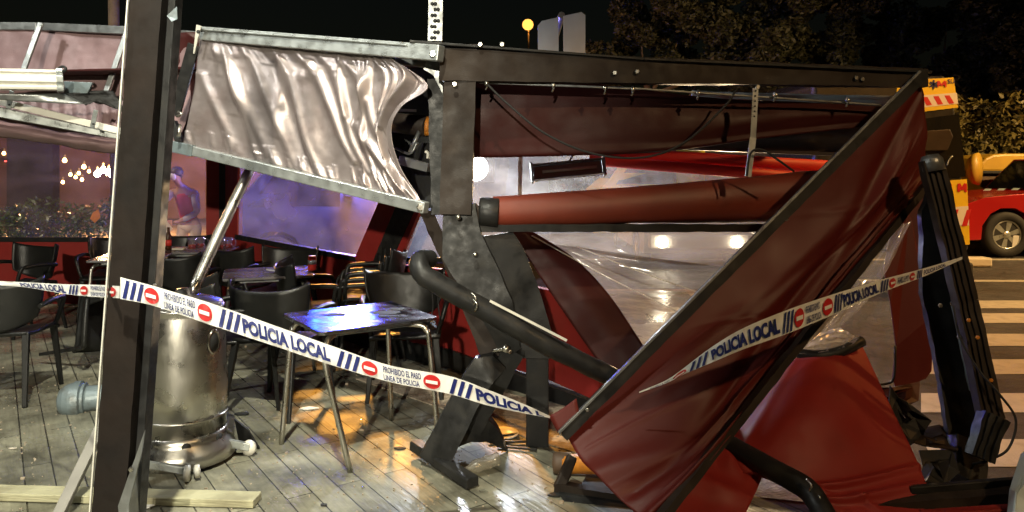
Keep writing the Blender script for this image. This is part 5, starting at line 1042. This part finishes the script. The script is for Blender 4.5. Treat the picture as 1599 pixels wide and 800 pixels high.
for k in range(4):
    x = 1423+k*17.3; pan([(x, 152-(x-1440)*.075), (x+8, 151.5-(x-1440)*.075), (x+15, 166-(x-1440)*.07-2), (x+7, 167-(x-1440)*.07-2)], 'taper', 'chevron_stripe', .022, .004, up_)
lo_ = pan([(1400, 288), (1510, 280), (1514.5, 382), (1400, 390)], 'yellow', 'lower_panel')
pan([(1400, 330), (1512, 322), (1513.5, 352), (1400, 356)], 'white', 'chevron_band', .018, .005, lo_)
for k in range(6):
    x = 1402+k*20; pan([(x+8, 328), (x+15, 327), (x+8, 353), (x, 353.5)], 'taper', 'chevron_stripe', .022, .004, lo_)
def flat_text(s, x0, x1, y0, y1, mt, par, bold=.03, d=.024, slope=0):
    vs, fs = text_mesh(s, bold); m = MB(); V = [m.bm.verts.new(P_(x0+(x1-x0)*u, y1+(y0-y1)*v+slope*u, d)) for u, v in vs]
    for f_ in fs: m.bm.faces.new([V[i] for i in f_])
    off0 = origin_of(par); bmesh.ops.translate(m.bm, verts=m.bm.verts, vec=-off0); me = bpy.data.meshes.new('lettering'); m.bm.to_mesh(me); m.bm.free(); me.materials.append(M[mt])
    o = bpy.data.objects.new('lettering', me); sc.collection.objects.link(o); o.parent = par
def stroke_M(x0, x1, y0, y1, w, par, extra=None):
    for nm, P in (('M', [(x0, y1), (x0+.04*(x1-x0), y0), ((x0+x1)/2, y0+.75*(y1-y0)), (x1-.04*(x1-x0), y0), (x1, y1)]),)+(extra or ()):
        m = MB()
        for k in range(len(P)-1): m.beam(P_(*P[k], .024+.0006*(k % 2)), P_(*P[k+1], .024+.0006*(k % 2)), w, .003, (0, -1, 0))
        m.build('lettering', M['taper'], par)
stroke_M(1464.5, 1476.5, 127, 136, .026, up_); flat_text('SU', 1479.5, 1491, 124, 131, 'tapeb', up_, .015, slope=-.7)
stroke_M(1497, 1508, 287, 300, .032, lo_, (('V', [(1466, 288), (1472, 301), (1478, 288)]), ('I', [(1484, 287.5), (1484.5, 300.5)])))
m = MB()
for k in range(3):
    a = k*math.pi/3; c = P_(1458, 132, .024); dx = Vector((math.cos(a+1.57), 0, math.sin(a+1.57))); m.beam(c-dx*.055, c+dx*.055, .022, .003, (0, -1, 0))
m.build('star_emblem', M['tapeb'], up_)
m = MB(); m.ngon([P_(1410, 190, .01), P_(1497, 178, .01), P_(1508, 276, .01), P_(1410, 284, .01)], .006); m.build('rear_window', M['glass_dark'], t)
m = MB(); m.ngon([P_(1436, 205, .06), P_(1484, 202, .06), P_(1489, 214, .06), P_(1480, 235, .06), P_(1436, 236, .06)], .05); m.build('inner_locker', M['bronze'], t, .01)
m = MB(); m.tube([P_(1479, 258, .03), P_(1482, 250, .03), P_(1487, 244, .03)], .008, 6, 8); m.build('grab_handle', M['alu'], t)
m = MB(); m.ngon([P_(1492, 366, .03), P_(1502, 366, .03), P_(1503, 383, .03), P_(1494, 383, .03)], .03); m.build('door_handle', M['white_alu'], t, .01)
m = MB(); m.box((xr_b-1.0, YA-.05, .3), (1.9, .2, .2)); m.build('bumper', M['rubber'], t, .03)
for s_ in (-1.75, -.15):
    for yy in (YA+.9, YA+4.2):
        m = MB(); m.lathe([(.2, 0), (.33, 0), (.35, .04), (.35, .2), (.33, .22), (.2, .2)], (xr_b+s_-.08, yy, ROAD+.35), (1, 0, 0), 28); o = m.build('wheel', M['rubber'], t); m = MB(); m.lathe([(.0001, .03), (.2, .02), (.2, .2), (.0001, .19)], (xr_b+s_-.08, yy, ROAD+.35), (1, 0, 0), 24); m.build('rim', M['alu'], o)
# yellow container
YC = 15.6
t = thing('recycling_container', 'large yellow container with a rounded lid behind the red car', 'container', (W(1620, 300, YC).x, YC+.6, ROAD))
def lid(px, py, y): return W(px, py, YC)+Vector((0, y, 0))
o_ = [(1526, 268), (1529, 258), (1540, 247), (1552, 241.5), (1570, 240), (1680, 240), (1700, 247), (1712, 268)]
m = MB(); m.ngon([W(x, y, YC) for x, y in o_], 1.1); m.build('lid', M['bin_yellow'], t, .05)
m = MB(); m.box((W(1619, 0, YC).x, YC+.5, W(0, 269, YC).z), (2.6, 1.2, .06)); m.build('rim', M['rubber'], t, .01)
m = MB(); m.ngon([W(1532, 271, YC+.05), W(1706, 271, YC+.05), W(1700, 380, YC+.05), W(1540, 380, YC+.05)], 1.0); m.build('body', M['bin_yellow'], t, .04)
m = MB(); m.ngon([W(1533, 274, YC-.02), W(1560, 274, YC-.02), W(1558, 285, YC-.02), W(1545, 296, YC-.02), W(1532, 292, YC-.02)], .04); m.build('side_lug', M['mud'], t, .01)
m = MB(); m.lathe([(.0001, 0), (.14, .02), (.2, .1), (.22, .2), (.0001, .22)], W(1511, 264, YC-.6), (.6, -.8, 0), 24)
for v in m.bm.verts: v.co.z = W(0, 264, YC-.6).z+(v.co.z-W(0, 264, YC-.6).z)*1.5
tag(m.build('domed_reflector', M['bin_yellow']), 'round pale yellow dome peeking out beside the ambulance edge', 'dome')
# ------------------------------------------------------------------ person in the red vest
PX, PY = W(296, 300, 10.6).x, 10.6
t = thing('person', 'person in a red vest stooping with one hand raised to the face, outside the window', 'person', (PX, PY, ROAD))
def skin_body(joints, edges, name, mt, root, sub=2):
    me = bpy.data.meshes.new(name); off = origin_of(root); me.from_pydata([Vector(j[:3])+Vector((PX, PY, ROAD))-off for j in joints], edges, []); o = bpy.data.objects.new(name, me); sc.collection.objects.link(o); o.parent = root
    s_ = o.modifiers.new('skin', 'SKIN'); s_.use_smooth_shade = True
    for k, j in enumerate(joints): me.skin_vertices[0].data[k].radius = (j[3]*.8, (j[4] if len(j) > 4 else j[3])*.85)
    me.skin_vertices[0].data[0].use_root = True; o.modifiers.new('sub', 'SUBSURF').levels = sub; o.modifiers['sub'].render_levels = sub; me.materials.append(M[mt]); return o
J = [(0, 0, .82, .13, .11), (0, -.06, 1.02, .14, .11), (.0, -.16, 1.24, .16, .11), (-.02, -.22, 1.36, .06), (-.05, -.26, 1.42, .055), (-.07, -.28, 1.50, .075, .09), (-.075, -.29, 1.57, .07, .08),
     (-.17, -.2, 1.29, .06), (-.26, -.36, 1.1, .045), (-.2, -.44, 1.3, .035), (-.15, -.42, 1.40, .03), (.17, -.18, 1.28, .06), (.2, -.2, 1.0, .047), (.0, -.34, .88, .036), (-.05, -.4, .87, .028),
     (-.09, 0, .78, .09), (-.1, -.12, .44, .065), (-.1, .0, .08, .045), (-.1, -.14, .035, .04), (.1, 0, .78, .09), (.1, -.1, .44, .065), (.1, .04, .08, .045), (.1, -.1, .035, .04)]
E = [(0, 1), (1, 2), (2, 3), (3, 4), (4, 5), (5, 6), (2, 7), (7, 8), (8, 9), (9, 10), (2, 11), (11, 12), (12, 13), (13, 14), (0, 15), (15, 16), (16, 17), (17, 18), (0, 19), (19, 20), (20, 21), (21, 22)]
skin_body(J, E, 'body', 'skin', t)
skin_body([(0, 0, .8, .15, .125), (0, -.06, 1.02, .16, .13), (0, -.15, 1.2, .18, .13), (-.01, -.2, 1.34, .19, .14)], [(0, 1), (1, 2), (2, 3)], 'vest', 'vest', t)
skin_body([(.14, -.18, 1.29, .075), (.2, -.2, 1.0, .062), (.03, -.32, .89, .048)], [(0, 1), (1, 2)], 'sleeve', 'shirt', t)
skin_body([(-.14, -.2, 1.3, .072), (-.26, -.35, 1.1, .058)], [(0, 1)], 'sleeve', 'shirt', t)
skin_body([(0, 0, .84, .15, .13), (-.09, 0, .76, .11), (-.1, -.12, .44, .085), (-.1, 0, .1, .065), (.09, 0, .76, .11), (.1, -.1, .44, .085), (.1, .04, .1, .065)], [(0, 1), (1, 2), (2, 3), (0, 4), (4, 5), (5, 6)], 'trousers', 'trouser', t)
def pm(f_, name, mt):
    m = MB(); f_(m, Vector((PX, PY, ROAD))); m.build(name, M[mt], t)
pm(lambda m, o: m.lathe([(.0001, .085), (.05, .07), (.08, .03), (.09, -.02), (.085, -.05)][::-1], o+Vector((-.065, -.255, 1.565)), (.25, .35, 1), 20), 'hair', 'hair')
pm(lambda m, o: m.lathe([(.0001, .03), (.03, .025), (.05, .005), (.055, -.01)][::-1], o+Vector((-.09, -.345, 1.5)), (-.2, -1, -.1), 16), 'face_mask', 'white')
for s_ in (-.025, .02): pm(lambda m, o: m.lathe([(.0001, .004), (.008, .002), (.01, 0)][::-1], o+Vector((-.085+s_, -.372, 1.55)), (-.2, -1, 0), 8), 'eye', 'hair')
for s_ in (-1, 1): pm(lambda m, o: m.lathe([(.0001, .006), (.012, .004), (.014, 0)][::-1], o+Vector((-.07+s_*.082, -.27, 1.53)), (s_, 0, 0), 10), 'ear', 'skin')
for hand, dr in ((Vector((-.15, -.42, 1.41)), Vector((.1, .1, 1))), (Vector((-.06, -.41, .87)), Vector((-1, -.3, -.2)))):
    for k in range(4):
        sd = Vector((0, 0, 1)) if abs(dr.x) > .5 else Vector((1, 0, 0)); d_ = dr.normalized()
        pm(lambda m, o: m.tube([o+hand+sd*(.02*(k-1.5)), o+hand+sd*(.021*(k-1.5))+d_*.045, o+hand+sd*(.02*(k-1.5))+d_*.075+Vector((0, -.015, 0))], [.01, .008], 6, 6), 'finger', 'skin')
    pm(lambda m, o: m.tube([o+hand-sd*.03, o+hand-sd*.05+d_*.03, o+hand-sd*.05+d_*.05], [.011, .009], 6, 6), 'thumb', 'skin')
m = MB(); c = Vector((PX-.13, PY-.46, .86)); m.ngon([c, c+Vector((.1, 0, -.13)), c+Vector((.03, 0, -.2)), c+Vector((-.1, 0, -.04)), c+Vector((-.09, 0, .06))], .004); tag(m.build('paper_sheet', M['paper']), 'pale sheet of paper held by the person in the red vest', 'paper')
